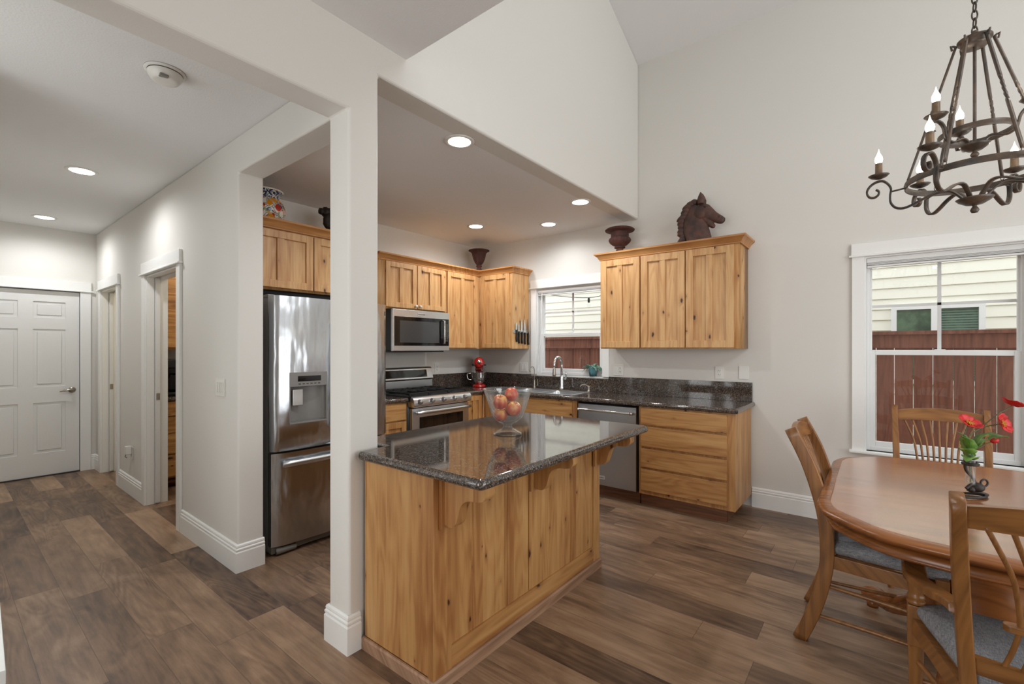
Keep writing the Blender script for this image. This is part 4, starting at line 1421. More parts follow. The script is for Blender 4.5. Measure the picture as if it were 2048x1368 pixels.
b = MB()
loft(b, [(690, 1236, 275, 215, 90), (680, 1150, 265, 205, 92), (630, 1000, 275, 170, 97), (580, 860, 268, 145, 102), (545, 720, 245, 125, 108), (540, 590, 205, 112, 110), (580, 470, 155, 100, 80), (640, 400, 80, 80, 60)])
loft(b, [(600, 500, 120, 90, -36), (700, 535, 200, 118, -36), (790, 575, 185, 118, -36), (880, 635, 150, 100, -38), (960, 690, 118, 82, -38), (1040, 735, 98, 74, -38), (1110, 785, 92, 74, -42), (1160, 820, 80, 66, -48), (1180, 850, 45, 45, -52)])
loft(b, [(800, 700, 100, 80, -40), (870, 780, 75, 66, -46), (940, 865, 62, 58, -50), (985, 915, 48, 48, -50), (1000, 935, 20, 24, -50)])
for dy in (-58, 58):
    p0 = hp(740, 390); p1 = hp(732, 125)
    for p in (p0, p1): p.y += dy * U * (1.0 if p is p0 else 1.1)
    b.tube([p0, p0.lerp(p1, .35), p0.lerp(p1, .7), p1], [70 * U, 82 * U, 48 * U, 6 * U], 12)
for ey, sgn in ((0, -1), (0, 1)):   # brow and cheek
    p = hp(835, 455); p.y += sgn * 92 * U; b.ball(p, 46 * U, (1.2, .6, .7))
    p = hp(720, 600); p.y += sgn * 78 * U; b.ball(p, 130 * U, (1, .45, 1))
    p = hp(1120, 735); p.y += sgn * 62 * U; b.ball(p, 30 * U, (1, .6, 1.2))
o = b.build('head', 'horse', t, ang=60)
rm = o.modifiers.new('fuse', 'REMESH'); rm.mode = 'VOXEL'; rm.voxel_size = .0035; rm.use_smooth_shade = True
sm = o.modifiers.new('soft', 'SMOOTH'); sm.iterations = 3; sm.factor = .5
b = MB()
for dy in (-30, 20):
    for (x0, y0, x1, y1) in ((640, 360, 520, 320), (580, 380, 410, 370), (520, 420, 330, 440), (480, 500, 300, 530), (450, 570, 280, 620), (420, 630, 205, 685), (370, 720, 225, 780), (350, 820, 240, 860), (360, 930, 225, 950), (360, 1010, 225, 1010), (390, 1080, 280, 1100), (400, 1130, 225, 1170)):
        p0 = hp(x0, y0 + dy * .4); p1 = hp(x1, y1); pm = p0.lerp(p1, .5) + Vector((0, 0, 22 * U))
        p0.y += dy * U; pm.y += dy * 1.6 * U; p1.y += dy * U
        b.tube(smooth_pts([p0, pm, p1], 4), [50 * U, 62 * U, 66 * U, 64 * U, 60 * U, 52 * U, 42 * U, 30 * U, 14 * U], 10)
o = b.build('mane', 'horse', t, ang=60)
rm = o.modifiers.new('fuse', 'REMESH'); rm.mode = 'VOXEL'; rm.voxel_size = .0035; rm.use_smooth_shade = True
b = MB()
for sgn in (-1, 1):
    p = hp(835, 478); p.y += sgn * 100 * U; b.ball(p, 20 * U)
b.build('eye', 'iron', t)

# ------------------------------------------------------------------ wall plates
def plate(kind, label, ax, f, a, z, out, wd=.072, cat='outlet', group=None):
    """cover plate on plane ax = f at position a along the wall"""
    loc = (f, a, z) if ax == 'x' else (a, f, z)
    t = thing(kind, label, cat, loc, 0, group)
    def bx(b, p, q, za, zb, d0, d1, bev=0.0):
        lo, hi = f + out * d0, f + out * d1
        if ax == 'x': b.box(lo, hi, a + p, a + q, z + za, z + zb, bev)
        else: b.box(a + p, a + q, lo, hi, z + za, z + zb, bev)
    b = MB(); bx(b, -wd / 2, wd / 2, -.058, .058, .0005, .006, .002); b.build('cover_plate', 'plastic', t)
    return t, bx


def receptacle(t, bx, o=0.0):
    b = MB(); bx(b, o - .017, o + .017, -.034, .034, .006, .0085, .001); r = b.build('receptacle', 'plastic', t)
    b = MB()
    for zz in (-.018, .018):
        bx(b, o - .008, o - .005, zz - .004, zz + .007, .0085, .0089); bx(b, o + .005, o + .008, zz - .004, zz + .007, .0085, .0089)
        bx(b, o - .002, o + .002, zz - .012, zz - .008, .0085, .0089)
    b.build('slot', 'slot', r, smooth=False)


def rocker(t, bx, o=0.0):
    b = MB(); bx(b, o - .016, o + .016, -.033, .033, .006, .009, .0015); b.build('rocker', 'plastic', t)


t, bx = plate('wall_outlet', 'white outlet on the wall right of the stove', 'x', XS, 3.76, 1.155, 1); receptacle(t, bx)
t, bx = plate('switch_plate', 'white double switch plate left of the sink window', 'y', YW, -3.395, 1.165, -1, .115, 'switch'); rocker(t, bx, -.023); rocker(t, bx, .023)
t, bx = plate('wall_outlet', 'white switch and outlet plate right of the sink window', 'y', YW, -2.145, 1.165, -1, .115); rocker(t, bx, -.023); receptacle(t, bx, .023)
t, bx = plate('wall_outlet', 'white outlet with dark slots above the counter, left of the blank plate', 'y', YW, -1.143, 1.168, -1, .074); receptacle(t, bx)
t, bx = plate('blank_plate', 'glossy blank white plate above the right end of the backsplash', 'y', YW, -.940, 1.175, -1, .080, 'wall plate')
t, bx = plate('switch_plate', 'white four-switch plate on the hall wall, left of the refrigerator corner', 'y', YH, -3.385, 1.135, -1, .150, 'switch')
for q in (-.045, -.015, .015, .045): b = MB(); bx(b, q - .010, q + .010, -.033, .033, .006, .010, .0015); b.build('rocker', 'plastic', t)
t, bx = plate('wall_outlet', 'white outlet low on the hall wall between the doorways', 'y', YH, -5.54, .40, -1)
receptacle(t, bx)
tp = thing('plug_adapter', 'small white plug-in adapter in the low hall outlet', 'adapter', (-5.54, YH - .009, .42))
MB().box(-5.565, -5.515, YH - .055, YH - .009, .395, .47, .006).build('housing', 'plastic', tp)
MB().tube([(-5.55, YH - .045, .395), (-5.56, YH - .05, .37), (-5.545, YH - .04, .36)], .004, 6).build('cord', 'gray', tp)

# ------------------------------------------------------------------ ceiling fittings
def downlight(label, x, y, z, energy, group):
    t = thing('recessed_light', label, 'ceiling light', (x, y, z), 0, group)
    MB().lathe([(.095, 0), (.095, -.004), (.086, -.008), (.072, -.006), (.070, .0)], (x, y, z), 32, cap=False).build('trim_ring', 'plastic', t)
    MB().lathe([(0, -.0045), (.071, -.0045)], (x, y, z), 32, cap=False).build('lens', 'lens', t)
    lamp('downlight', 'SPOT', (x, y, z - .012), energy, (.965, .98, 1.0), .06, (x, y, 0), spot_size=math.radians(172), spot_blend=.75)


downlight('recessed light nearest the camera in the kitchen ceiling', -2.09, 2.09, CZ, 58, 'kitchen ceiling lights')
downlight('recessed light in the kitchen ceiling nearest the tall wall, over the dishwasher', -2.10, 3.63, CZ, 50, 'kitchen ceiling lights')
downlight('recessed light in the kitchen ceiling in front of the sink window', -2.74, 4.07, CZ, 22, 'kitchen ceiling lights')
downlight('recessed light in the kitchen ceiling nearest the stove', -3.40, 3.65, CZ, 50, 'kitchen ceiling lights')
downlight('recessed light in the middle of the hall ceiling', -4.63, .69, CZ, 42, 'hall ceiling lights')
downlight('recessed light at the far end of the hall ceiling, near the white door', -6.56, .70, CZ, 42, 'hall ceiling lights')
lamp('pantry_ceiling_lamp', 'POINT', (-4.9, 2.0, 2.5), 14, (1, .9, .76), .1)
lamp('side_room_lamp', 'POINT', (-6.6, 2.2, 2.4), 14, (1, .93, .80), .1)
t = thing('smoke_detector', 'round white smoke detector on the hall ceiling', 'smoke detector', (-2.66, .69, CZ))
MB().lathe([(0, 0), (.082, 0), (.082, -.006), (.070, -.010)], (-2.66, .69, CZ), 36, cap=False).build('base_plate', 'plastic', t)
MB().lathe([(.066, -.010), (.066, -.014)], (-2.66, .69, CZ), 36, cap=False).build('vent_gap', 'gray', t)
MB().lathe([(.070, -.014), (.068, -.026), (.055, -.046), (.040, -.052), (0, -.052)], (-2.66, .69, CZ), 36, cap=False).build('dome', 'plastic', t)
MB().box(-2.628, -2.600, .655, .69, CZ - .051, CZ - .040, .003).build('test_button', 'gray', t)

# ------------------------------------------------------------------ pantry seen through the near doorway
t = thing('pantry_base_cabinet', 'dark-grained wood drawer cabinet inside the near hall doorway', 'cabinet', (-5.75, 1.9, 0))
MB().box(-5.985, -5.52, 1.36, 2.9, .10, .87).build('carcass', 'pantry', t)
for z0, z1 in ((.72, .86), (.55, .71), (.34, .54), (.12, .33)):
    for y0, y1 in ((1.37, 1.86), (1.87, 2.36)): MB().box(-5.52, -5.50, y0, y1, z0, z1, .003).build('drawer', 'pantry', t)
MB().box(-5.98, -5.57, 1.36, 2.9, 0, .10).build('toe_kick', 'toe', t)
o = MB().box(-5.985, -5.48, 1.345, 2.92, .872, .908, .006).build('pantry_worktop', 'granite')
tag(o, 'speckled stone worktop inside the near hall doorway', 'worktop')
t = thing('pantry_wall_cabinet', 'light wood wall cabinet inside the near hall doorway', 'cabinet', (-5.85, 1.9, 1.37))
MB().box(-5.985, -5.68, 1.36, 2.9, 1.372, 2.25).build('carcass', 'pantry', t)
for y0, y1 in ((1.37, 1.86), (1.87, 2.36)):
    b = MB(); shaker(b, 'x', y0, y1, 1.40, 2.20, -5.68, 1, mid=False); b.build('door', 'pantry', t)
t = thing('coffee_maker', 'black coffee maker on the worktop inside the near hall doorway', 'coffee maker', (-5.75, 1.55, .908))
MB().box(-5.86, -5.62, 1.47, 1.66, .909, .945, .01).box(-5.86, -5.77, 1.47, 1.66, .945, 1.27, .01).box(-5.86, -5.60, 1.47, 1.66, 1.19, 1.28, .012).build('housing', 'black', t)
MB().lathe([(.055, 0), (.07, .03), (.07, .12), (.05, .17), (.05, .19)], (-5.68, 1.565, .946), 18).build('carafe', 'blackglass', t)

# ------------------------------------------------------------------ white bench top at the picture's left edge and wall chime
t = thing('white_bench', 'white painted low bench at the left edge by the hall', 'bench', (-2.062, .138, 0), math.radians(-2.3))
MB().box(-3.15, -2.062, -.50, .138, .375, .42, .003).build('top', 'bench_white', t)
MB().box(-3.13, -2.08, -.48, .118, .05, .375, .003).build('box', 'bench_white', t)
MB().box(-3.11, -2.10, -.46, .098, 0, .05).build('plinth', 'bench_white', t)

# ------------------------------------------------------------------ dining table
TC = Vector((.33, 2.765, 0))
TZ = .755
hwx, hy = .535, .785
half = [(-hwx, .44), (-hwx, -.44), (-.515, -.53), (-.475, -.60), (-.33, -.735), (-.155, -.778), (0, -.785)]
pl = [Vector((p[0], p[1], 0)) for p in half[1:]]
q = [(p.x, p.y) for p in smooth_pts(pl[:1] + pl[1:], 4)]
right = [(-x, y) for x, y in q[:-1]][::-1]
nearside = q + right                    # from left end round the near end to right end
farside = [(x, -y) for x, y in nearside][::-1]
out = [(TC.x + x, TC.y + y) for x, y in nearside + farside]
t = thing('dining_table', 'oak dining table with clipped corners and a pedestal, by the window', 'table', (TC.x, TC.y, 0))
MB().slab(out, [(.030, TZ - .034), (.012, TZ - .033), (.010, TZ - .027), (.003, TZ - .024), (0, TZ - .016), (.003, TZ - .009), (.012, TZ - .004), (.026, TZ - .001), (.040, TZ)]).build('top_edge', 'table_edge', t, ang=40)
MB().slab(out, [(.0415, TZ - .004), (.0415, TZ - .0018), (.046, TZ + .0008), (.052, TZ + .001)]).build('tabletop', 'table', t, ang=40)
MB().slab(out, [(.050, TZ - .086), (.038, TZ - .080), (.038, TZ - .072), (.046, TZ - .068), (.046, TZ - .034)]).build('apron', 'table_edge', t, ang=30)
b = MB().lathe([(.24, TZ - .12), (.24, TZ - .088), (.20, TZ - .088)], (TC.x, TC.y, 0), 40)
b.lathe([(.10, .10), (.15, .10), (.165, .13), (.185, .16), (.205, .22), (.215, .32), (.205, .42), (.185, .465), (.200, .48), (.200, .50), (.18, .51), (.195, .53), (.195, .55), (.165, .565), (.15, .60), (.22, .628), (.10, .634)], (TC.x, TC.y, 0), 44)
b.build('pedestal', 'table_edge', t, ang=40)
for k in range(3):
    a = math.radians(132 + 120 * k)
    d = Vector((math.cos(a), math.sin(a), 0))
    P = [TC + d * r_ + Vector((0, 0, z)) for r_, z in ((.12, .20), (.22, .18), (.33, .115), (.43, .07), (.52, .075), (.56, .055), (.575, .035))]
    rr = [.055, .055, .05, .042, .038, .034, .020]
    sp = smooth_pts(P, 3)
    rs = [rr[min(int(i / 3), 6)] + (rr[min(int(i / 3) + 1, 6)] - rr[min(int(i / 3), 6)]) * (i % 3) / 3 for i in range(len(sp))]
    b = MB().tube(sp, rs, 12)
    b.lathe([(.025, 0), (.028, .02), (.02, .045)], TC + d * .53, 12)
    b.build('leg', 'table_edge', t, ang=50)


# ------------------------------------------------------------------ chairs (local: faces +y, back at -y)
def chair(label, loc, rot, arm=False):
    t = thing('dining_armchair' if arm else 'dining_chair', label, 'chair', loc, rot)
    bw0, bw1, fw_ = (.205, .240, .300) if arm else (.200, .212, .245)
    kw = dict(local=True)
    back = [(-.275, 0.0), (-.235, .10), (-.195, .23), (-.170, .36), (-.165, .45), (-.172, .58), (-.200, .72), (-.245, .86), (-.312, 1.003)]
    yb = lambda z: [y0 + (y1 - y0) * (z - z0) / (z1 - z0) for (y0, z0), (y1, z1) in zip(back, back[1:]) if z0 <= z <= z1][0]
    wz = lambda z: bw0 + (bw1 - bw0) * max(0, (z - .45) / .55) + .004
    for s_ in (-1, 1):
        P = smooth_pts([(s_ * wz(z), y, z) for y, z in back], 3)
        n = len(P)
        rs = []
        for i in range(n):
            z = P[i].z
            rs.append(1.0 if z < .8 else 1.0 - .12 * (z - .8) / .2)
        b = MB().tube(P, rs, sect=[(-.017, -.024), (-.013, -.028), (.013, -.028), (.017, -.024), (.017, .024), (.013, .028), (-.013, .028), (-.017, .024)], up=(0, 1, 0))
        b.build('back_post', 'chair', t, ang=40, **kw)
    for s_ in (-1, 1):
        x = s_ * fw_
        if arm:
            b = MB().lathe([(.014, 0), (.016, .02), (.022, .30), (.022, .33)], (x, .225, 0), 14)
            b.box(x - .024, x + .024, .201, .249, .33, .475, .004)
            b.lathe([(.022, .475), (.026, .48), (.026, .488), (.021, .493), (.026, .500), (.024, .508), (.019, .515), (.023, .53), (.024, .545), (.018, .575), (.014, .59), (.016, .598)], (x, .225, 0), 16)
        else:
            b = MB().lathe([(.013, 0), (.016, .02), (.020, .30), (.020, .34)], (x, .225, 0), 14)
            b.box(x - .021, x + .021, .204, .246, .34, .452, .004)
        b.build('front_leg', 'chair', t, ang=40, **kw)
        if arm:
            ap = [(s_ * (wz(.66) + .004), yb(.66) + .004, .660), (s_ * (bw0 + .030), -.10, .640), (s_ * (fw_ - .030), .03, .612), (s_ * (fw_ + .002), .12, .605), (s_ * (fw_ + .008), .20, .610), (s_ * (fw_ + .006), .262, .604)]
            b = MB().tube(smooth_pts(ap, 5), [.85] * 8 + [1.0] * 8 + [1.15] * 8 + [1.0, .6], sect=[(-.028, -.011), (-.021, -.015), (.021, -.015), (.028, -.011), (.028, .009), (.021, .015), (-.021, .015), (-.028, .009)], up=(0, 0, 1))
            b.build('armrest', 'chair', t, ang=40, **kw)
    # seat frame
    b = MB()
    for s_ in (-1, 1):
        b.prism([(s_ * (bw0 - .012), -.165), (s_ * (bw0 + .012), -.165), (s_ * (fw_ + .013), .21), (s_ * (fw_ - .013), .21)][::s_], 'xy', .372, .432, bev=.003)
    b.box(-fw_, fw_, .212, .238, .372, .432, .003)
    b.box(-bw0, bw0, -.178, -.152, .372, .432, .003)
    b.build('seat_frame', 'chair_x', t, ang=40, **kw)
    op = rounded([(-bw0 + .012, -.148), (bw0 - .012, -.148), (fw_ - .012, .205), (fw_ - .050, .252), (-fw_ + .050, .252), (-fw_ + .012, .205)], [.03, .03, .03, .03, .03, .03], 4)
    b = MB()
    rows = []
    for ins, z in ((.012, .4325), (-.006, .440), (-.012, .457), (-.006, .475), (.012, .488), (.045, .497), (.10, .503), (.16, .505)):
        k_ = 1 - ins / .21
        rows.append([b.bm.verts.new((x * k_, .05 + (y - .05) * k_, z)) for x, y in op])
    for a, c in zip(rows, rows[1:]):
        for i in range(len(a)): b.bm.faces.new((a[i], a[(i + 1) % len(a)], c[(i + 1) % len(a)], c[i]))
    b.bm.faces.new(rows[0][::-1]); b.bm.faces.new(rows[-1])
    o = b.build('cushion', 'seat', t, ang=60, **kw)
    # crest rail, bowed
    for nm, (zz, hgt, arch) in {'crest_rail': (.952, .031, .022), 'lower_rail': (.515, .024, .0)}.items():
        rows = []
        b = MB()
        n = 12
        ww = wz(zz) - .016
        for i in range(n + 1):
            u = -1 + 2 * i / n
            x = u * ww
            y = yb(zz) - .016 * (1 - u * u)
            ctr = arch * (1 - u * u) ** 1
            ar = (.014 if nm == 'crest_rail' else .004) * (1 - u * u)
            lean = .010 if nm == 'crest_rail' else .003
            rows.append([b.bm.verts.new(v) for v in ((x, y - .011 + lean, zz - hgt + ar * .6), (x, y + .011 + lean, zz - hgt + ar * .6), (x, y + .011 - lean, zz + hgt + ctr), (x, y - .011 - lean, zz + hgt + ctr))])
        for a, c in zip(rows, rows[1:]):
            for k in range(4): b.bm.faces.new((a[k], a[(k + 1) % 4], c[(k + 1) % 4], c[k]))
        b.bm.faces.new(rows[0][::-1]); b.bm.faces.new(rows[-1])
        bmesh.ops.bevel(b.bm, geom=[e for e in b.bm.edges if e.calc_face_angle(0) > .8], offset=.004, segments=2, affect='EDGES')
        b.build(nm, 'chair_x', t, ang=35, **kw)
    NS = 9
    for i in range(NS):
        u = -1 + 2 * i / (NS - 1)
        ts, js, ls = (.190, .116, .143) if arm else (.172, .106, .130)
        P = [(u * ls, yb(.53) - .012, .530), (u * (js + .010), yb(.59) - .014, .590), (u * js, yb(.655) - .015, .655), (u * (js + .004), yb(.72) - .015, .72), (u * (js + .25 * (ts - js)), yb(.80) - .015, .80), (u * (js + .62 * (ts - js)), yb(.87) - .015, .87), (u * ts, yb(.93) - .015, .935)]
        MB().tube(smooth_pts(P, 4), .0062, 8).build('spindle', 'chair', t, ang=60, **kw)
    k_ = js + .016
    pl_ = arc(-k_, 0, .016, 90, 270, 6) + arc(k_, 0, .016, -90, 90, 6)
    MB().prism([(x, y + yb(.655) - .015) for x, y in pl_], 'xy', .646, .664, bev=.003).build('spindle_collar', 'chair_x', t, ang=40, **kw)
    for s_ in (-1, 1):
        for z, zf in ((.285, .275), (.135, .140)):
            MB().tube([(s_ * (bw0 + .004), yb(z), z), (s_ * (bw0 + .02), .02, (z + zf) / 2), (s_ * fw_, .225, zf)], [.008, .0105, .008], 10).build('stretcher', 'chair', t, ang=60, **kw)
    MB().tube([(-fw_, .225, .205), (0, .225, .205), (fw_, .225, .205)], [.008, .0105, .008], 10).build('stretcher', 'chair', t, ang=60, **kw)
    return t


chair('oak spindle-back chair with grey seat at the table side nearest the kitchen', (-.022, 2.80, 0), -PI / 2)
chair('oak spindle-back chair at the far table end, in front of the window', (.30, 3.70, 0), PI)
chair('oak armchair with grey seat at the near table end, closest to the camera', (.405, 1.97, 0), 0, arm=True)

# ------------------------------------------------------------------ poppies in the iron holder
vc = Vector((.317, 2.765, TZ + .001))
cR = Vector((math.cos(TH), math.sin(TH), 0)); cF = Vector((-math.sin(TH), math.cos(TH), 0))
vp = lambda l, d, z: vc + cR * l + cF * d + Vector((0, 0, z))
t = thing('iron_bud_vase', 'wrought iron mouse-shaped holder with a glass tube on the dining table', 'vase', vc)
b = MB().tube([vp(-.018 + .066 * math.cos(a), .020 * math.sin(a) * 1.6, .007) for a in [2 * PI * i / 28 for i in range(28)]], .0055, 8, closed=True)
b.build('base_ring', 'iron', t)
b = MB().tube(smooth_pts([vp(.062, 0, .008), vp(.03, .005, .018), vp(.0, .006, .022), vp(-.02, .004, .03)], 4), .006, 8)
b.tube(smooth_pts([vp(-.03, 0, .036), vp(-.01, 0, .052), vp(.012, 0, .052)], 4), .007, 8)
b.ball(vp(.014, 0, .042), .024, (1.1, 1, .85)); b.ball(vp(-.014, -.006, .034), .012)
b.tube([vp(.046 + .015 * math.cos(a), 0, .060 + .015 * math.sin(a)) for a in [2 * PI * i / 16 for i in range(16)]], .004, 8, closed=True)
b.build('mouse_figure', 'iron', t)
MB().tube(smooth_pts([vp(.010, 0, .058), vp(-.006, 0, .085), vp(-.030, 0, .112), vp(-.036, 0, .138), vp(-.034, 0, .150)], 5), .0055, 8).tube([vp(-.034, 0, .150), vp(-.036, 0, .165)], .005, 8).build('stem_hook', 'iron', t)
MB().tube([vp(-.013 + .024 * math.cos(a), .024 * math.sin(a), .142) for a in [2 * PI * i / 24 for i in range(24)]], .006, 8, closed=True).build('holder_ring', 'iron', t)
gt = vp(-.013, 0, 0)
MB().lathe([(0, .052), (.014, .054), (.016, .06), (.016, .18), (.0175, .186), (.0155, .185), (.0140, .18), (.0140, .062), (0, .056)], gt, 20, cap=False).build('glass_tube', 'glass', t, ang=60)
base = gt + Vector((0, 0, .062))
t = thing('poppy_spray', 'spray of red silk poppies standing in the iron vase', 'flowers', base)


def poppy(tip, ctrl, kind, face):
    tp = vp(*tip)
    pts = smooth_pts([base, base + Vector((0, 0, .12))] + [vp(*c) for c in ctrl] + [tp], 6)
    MB().tube(pts, .0022, 6).build('stem', 'stem', t)
    fa = (cR * face[0] + cF * face[1] + Vector((0, 0, face[2]))).normalized()
    qm = Matrix.Translation(tp) @ fa.to_track_quat('Z', 'Y').to_matrix().to_4x4()
    if kind == 'flower':
        b = MB()
        for k in range(5):
            a0 = 2 * PI * k / 5
            rows = []
            for i in range(6):
                u = i / 5
                r_ = .005 + .037 * u
                z = .001 + .016 * u * u + (.002 if k % 2 else 0) + .002 * math.sin(k * 2.1 + u * 5)
                w_ = .85 * math.sin(PI * (.18 + .55 * u))
                rows.append([b.bm.verts.new(qm @ Vector((r_ * math.cos(a0 + q_ * w_), r_ * math.sin(a0 + q_ * w_), z + .003 * math.cos(q_ * 9 + k)))) for q_ in (-1, -.5, 0, .5, 1)])
            for a, c in zip(rows, rows[1:]):
                for q_ in range(4): b.bm.faces.new((a[q_], a[q_ + 1], c[q_ + 1], c[q_]))
        o = b.build('flower', 'petal', t, ang=70)
        sd = o.modifiers.new('thick', 'SOLIDIFY'); sd.thickness = .001
        b = MB()
        for k in range(22):
            a = 2.4 * k; r_ = .004 + .013 * (k / 22)
            b.tube([qm @ Vector((r_ * .5 * math.cos(a), r_ * .5 * math.sin(a), .002)), qm @ Vector((r_ * math.cos(a), r_ * math.sin(a), .013))], [.0009, .0019], 5)
        b.ball((0, 0, .006), .0055, m=qm)
        b.build('stamens', 'stamen', o)
    else:
        MB().ball((0, 0, .006), .012, (1, 1, 1.25), m=qm).build('bud', 'petal', t)


poppy((-.031, -.01, .312), [(-.045, 0, .24)], 'flower', (.05, -.55, .8))
poppy((.095, -.02, .315), [(-.028, 0, .24), (.0, 0, .275), (.05, 0, .300)], 'flower', (.35, -.85, .35))
poppy((.168, .0, .390), [(.02, .01, .26), (.09, .01, .335)], 'flower', (.35, -.15, .95))
poppy((.062, -.02, .243), [(.025, -.005, .215)], 'bud', (.8, -.3, .4))
for l, d, z, dl, dd_, dz, L_ in ((-.018, 0, .175, -.045, -.02, .085, .125), (-.015, 0, .165, -.055, -.03, .045, .110), (-.012, -.01, .160, -.05, -.03, .012, .085), (-.02, 0, .20, -.02, .02, .07, .095), (.0, 0, .195, .045, -.02, .075, .125), (.0, .01, .185, .05, .0, .05, .105), (.055, -.015, .243, .06, -.01, .022, .075)):
    b = MB()
    leaf(b, vp(l, d, z), cR * dl + cF * dd_ + Vector((0, 0, dz)), L_, .034, .15, lobes=4)
    o = b.build('leaf', 'leaf2', t, ang=70)
    sd = o.modifiers.new('thick', 'SOLIDIFY'); sd.thickness = .0008

# ------------------------------------------------------------------ chandelier
CC = Vector((.319, 2.749, 0))
t = thing('chandelier', 'two-tier wrought iron chandelier with candle bulbs, hanging over the dining table', 'chandelier', (CC.x, CC.y, 2.7))
pol = lambda r_, az, z: Vector((CC.x + r_ * math.cos(math.radians(az)), CC.y + r_ * math.sin(math.radians(az)), z))
# chain up to the vault
ztop = Z1 + sl * (YW - CC.y) - .03
z = 2.735
k = 0
b = MB()
while z < ztop - .03:
    a = (k % 2) * 90 + 20
    ring = []
    for i in range(14):
        q = 2 * PI * i / 14
        ring.append(pol(.0095 * math.cos(q), a, z + .021 * math.sin(q)))
    b.tube(ring, .0032, 6, closed=True)
    z += .034
    k += 1
b.build('chain', 'chand', t)
MB().lathe([(.065, ztop - .03), (.06, ztop + .0), (.065, ztop + .02), (.01, ztop + .03)], (CC.x, CC.y, 0), 20).build('ceiling_canopy', 'chand', t)
MB().lathe([(.0, 2.668), (.040, 2.668), (.046, 2.676), (.046, 2.690), (.056, 2.694), (.056, 2.702), (.020, 2.708), (.008, 2.735)], (CC.x, CC.y, 0), 24).build('top_hub', 'chand', t)
MB().tube([pol(0, 0, 2.668), pol(0, 0, 2.24)], .006, 8).build('centre_rod', 'chand', t)
for nm, z, sc in (('lower_dish', 2.012, 1.0), ('upper_dish', 2.240, .82)):
    MB().lathe([(0, z - .048 * sc), (.010, z - .046 * sc), (.015, z - .036 * sc), (.011, z - .026 * sc), (.007, z - .020 * sc), (.009, z - .014 * sc), (.03 * sc, z - .010), (.052 * sc, z + .004), (.060 * sc, z + .014), (.052 * sc, z + .010), (0, z)], (CC.x, CC.y, 0), 28, cap=False).build(nm, 'chand', t, ang=50)
for nm, R, z, h in (('lower_ring', .225, 2.122, .013), ('upper_ring', .115, 2.300, .012)):
    MB().tube([pol(R, 360 * i / 48, z) for i in range(48)], 1.0, sect=RECT(.0022, h), up=(0, 0, 1), closed=True).build(nm, 'chand', t, ang=40)
for i in range(6):
    az = 60 * i
    p0 = pol(.058, az, 2.690); p1 = pol(.215, az, 2.150)
    b = MB()
    b.tube([p0 + Vector((0, 0, 0)) + (pol(.072, az, 2.700) - p0) * q for q in (0, .6)] + [pol(.074, az, 2.70), pol(.070, az, 2.678)], .004, 6)
    N = 40
    pts = [p0.lerp(p1, j / N) for j in range(N + 1)]
    b.tube(pts[:17], 1.0, sect=RECT(.0048, .0048), up=(0, 0, 1))
    b.tube(pts[16:25], 1.0, sect=RECT(.0048, .0048), up=(0, 0, 1), twist=PI / 4)
    b.tube(pts[24:], 1.0, sect=RECT(.0048, .0048), up=(0, 0, 1))
    for kk, zz in enumerate((2.142, 2.126)):
        b.tube([pol(.217 + .004 * kk + (.007 * math.cos(q) if kk else 0), az + (0 if kk else 1.6 * math.cos(q)), zz + .009 * math.sin(q)) for q in [2 * PI * j / 10 for j in range(10)]], .0016, 5, closed=True)
    b.build('rod', 'chand', t, ang=40)


def candle(par, az, R, zc):
    c = pol(R, az, zc)
    d = MB().lathe([(0, -.006), (.012, -.004), (.030, .004), (.040, .013), (.030, .008), (.010, .002), (0, .002)], c, 22, cap=False).build('drip_dish', 'chand', par, ang=50)
    s_ = MB().lathe([(.008, .002), (.011, .012), (.019, .015), (.019, .021), (.014, .023), (.0135, .068), (0, .068)], c, 16, cap=False).build('candle_sleeve', 'sleeve', par, ang=40)
    MB().lathe([(.009, .068), (.0135, .076), (.0152, .086), (.0138, .096), (.0092, .107), (.0045, .117), (.0020, .128), (.0, .136)], c, 14, cap=False).build('bulb', 'bulb', par, ang=70)
    lamp('candle_glow', 'POINT', c + Vector((0, 0, .095)), 1.6, WARM, .018)


for i in range(6):
    az = 60 * i
    prof = [(.030, 2.022), (.050, 2.048), (.076, 2.072), (.110, 2.075), (.152, 2.062), (.195, 2.040), (.230, 2.028), (.258, 2.036), (.275, 2.062), (.277, 2.095), (.274, 2.125), (.285, 2.150), (.305, 2.168), (.330, 2.166), (.352, 2.150), (.362, 2.126), (.354, 2.103), (.336, 2.096), (.320, 2.106), (.318, 2.122), (.328, 2.132)]
    P = smooth_pts([pol(r_, az, z) for r_, z in prof], 3)
    tv = Vector((-math.sin(math.radians(az)), math.cos(math.radians(az)), 0))
    a_ = MB().tube(P, 1.0, sect=RECT(.0040, .0080), up=tv).tube([pol(.224, az, 2.118), pol(.276, az, 2.112)], .004, 6).build('arm', 'chand', t, ang=50)
    candle(a_, az, .318, 2.184)
for az in (-140, -20, 100):
    prof = [(.022, 2.252), (.045, 2.275), (.070, 2.272), (.095, 2.262), (.120, 2.275), (.128, 2.300), (.134, 2.325), (.150, 2.345), (.172, 2.350), (.194, 2.338), (.200, 2.318), (.190, 2.302), (.176, 2.308)]
    tv = Vector((-math.sin(math.radians(az)), math.cos(math.radians(az)), 0))
    a_ = MB().tube(smooth_pts([pol(r_, az, z) for r_, z in prof], 3), 1.0, sect=RECT(.0036, .0072), up=tv).build('arm', 'chand', t, ang=50)
    candle(a_, az, .168, 2.362)

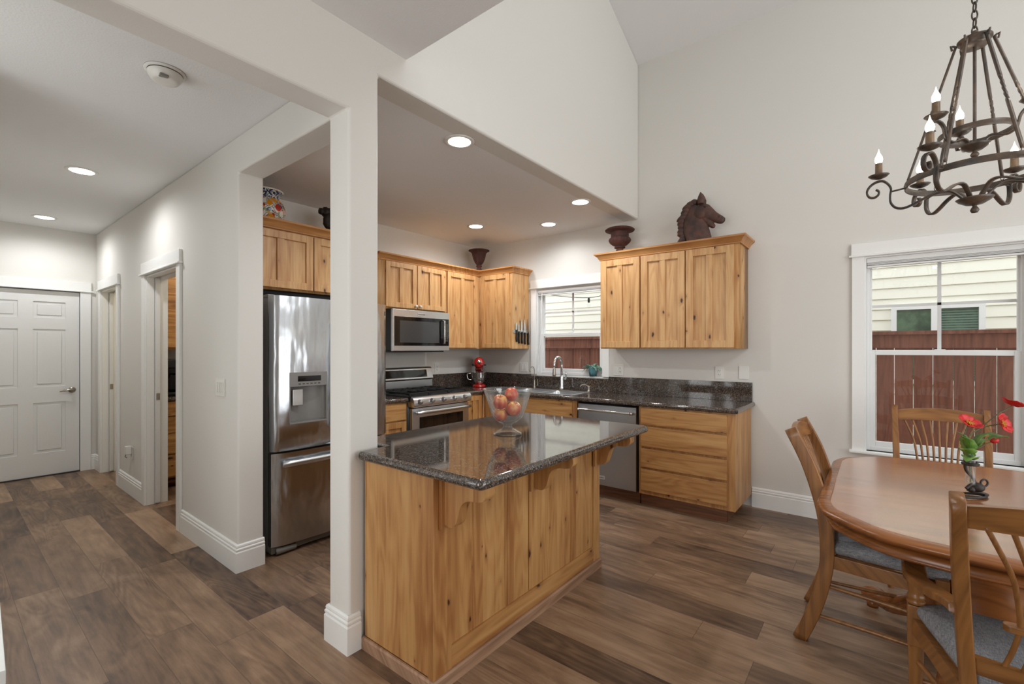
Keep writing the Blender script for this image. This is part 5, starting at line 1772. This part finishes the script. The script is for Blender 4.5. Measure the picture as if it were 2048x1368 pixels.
# ------------------------------------------------------------------ outside the windows
struct(MB().box(-9, 9, YW + .14, 12, -.35, -.30).build('ground', 'soil', smooth=False))
t = thing('wooden_fence', 'red-brown board fence outside the windows', 'fence', (0, 6.1, -.3))
b = MB()
x = -7.0
while x < 6:
    b.box(x, x + .1395, 6.10, 6.118, -.30, 1.53)
    x += .1455
b.build('boards', 'fence', t, smooth=False)
MB().box(-7, 6, 6.055, 6.099, 1.395, 1.5295).box(-7, 6, 6.03, 6.16, 1.53, 1.565).build('rail', 'fence', t, smooth=False)
t = thing('neighbour_house', 'cream lap-sided house beyond the fence', 'house', (0, 8.6, -.3))
b = MB()
z = -.3
while z < 5.2:
    b.prism([(8.50, z), (8.52, z + .152), (8.60, z + .152), (8.60, z)], 'yz', -9, 8)
    z += .15
b.build('siding', 'siding', t, smooth=False)


def nwin(x0, x1, z0, z1, mat='greenreflect', frame='vinyl'):
    b = MB()
    xm = (x0 + x1) / 2
    for a in ((x0, x0 + .06, z0 + .06, z1 - .05), (x1 - .06, x1, z0 + .06, z1 - .05), (x0, x1, z0, z0 + .06), (x0, x1, z1 - .05, z1), (xm - .05, xm + .05, z0 + .06, z1 - .05)):
        b.box(a[0], a[1], 8.44, 8.53, a[2], a[3])
    f = b.build('window', frame, t, smooth=False)
    MB().box(x0 + .05, x1 - .05, 8.482, 8.49, z0 + .05, z1 - .05).build('pane', mat, f, smooth=False)
    if frame == 'vinyl':
        b = MB()
        zz = z0 + .06
        while zz < z1 - .06:
            b.box((x0 + x1) / 2 + .05, x1 - .06, 8.477, 8.4815, zz, zz + .018)
            zz += .034
        b.build('blind', 'greentrim', f, smooth=False)


nwin(.14, 1.08, .9, 1.98)
nwin(-4.05, -2.9, .9, 1.85, 'siding', 'greentrim')
# string light outside the kitchen window
t = thing('string_light', 'bare bulb on a string light cord outside the sink window', 'string light', (-2.72, 4.9, 1.95))
MB().tube(smooth_pts([(-3.5, 4.643, 2.12), (-3.1, 4.82, 2.04), (-2.72, 4.9, 2.0), (-2.4, 4.86, 2.03), (-2.0, 4.643, 2.06)], 5), .004, 6).build('cord', 'black', t)
MB().lathe([(.010, 0), (.014, -.02), (.013, -.055), (.010, -.06)], (-2.72, 4.9, 2.0), 12).build('socket', 'castiron', t)
MB().lathe([(.010, -.06), (.022, -.085), (.022, -.105), (.010, -.125), (0, -.127)], (-2.72, 4.9, 2.0), 14, cap=False).build('bulb', 'glass', t, ang=60)
for o in bpy.data.objects:
    if '_mi' in o: del o['_mi']
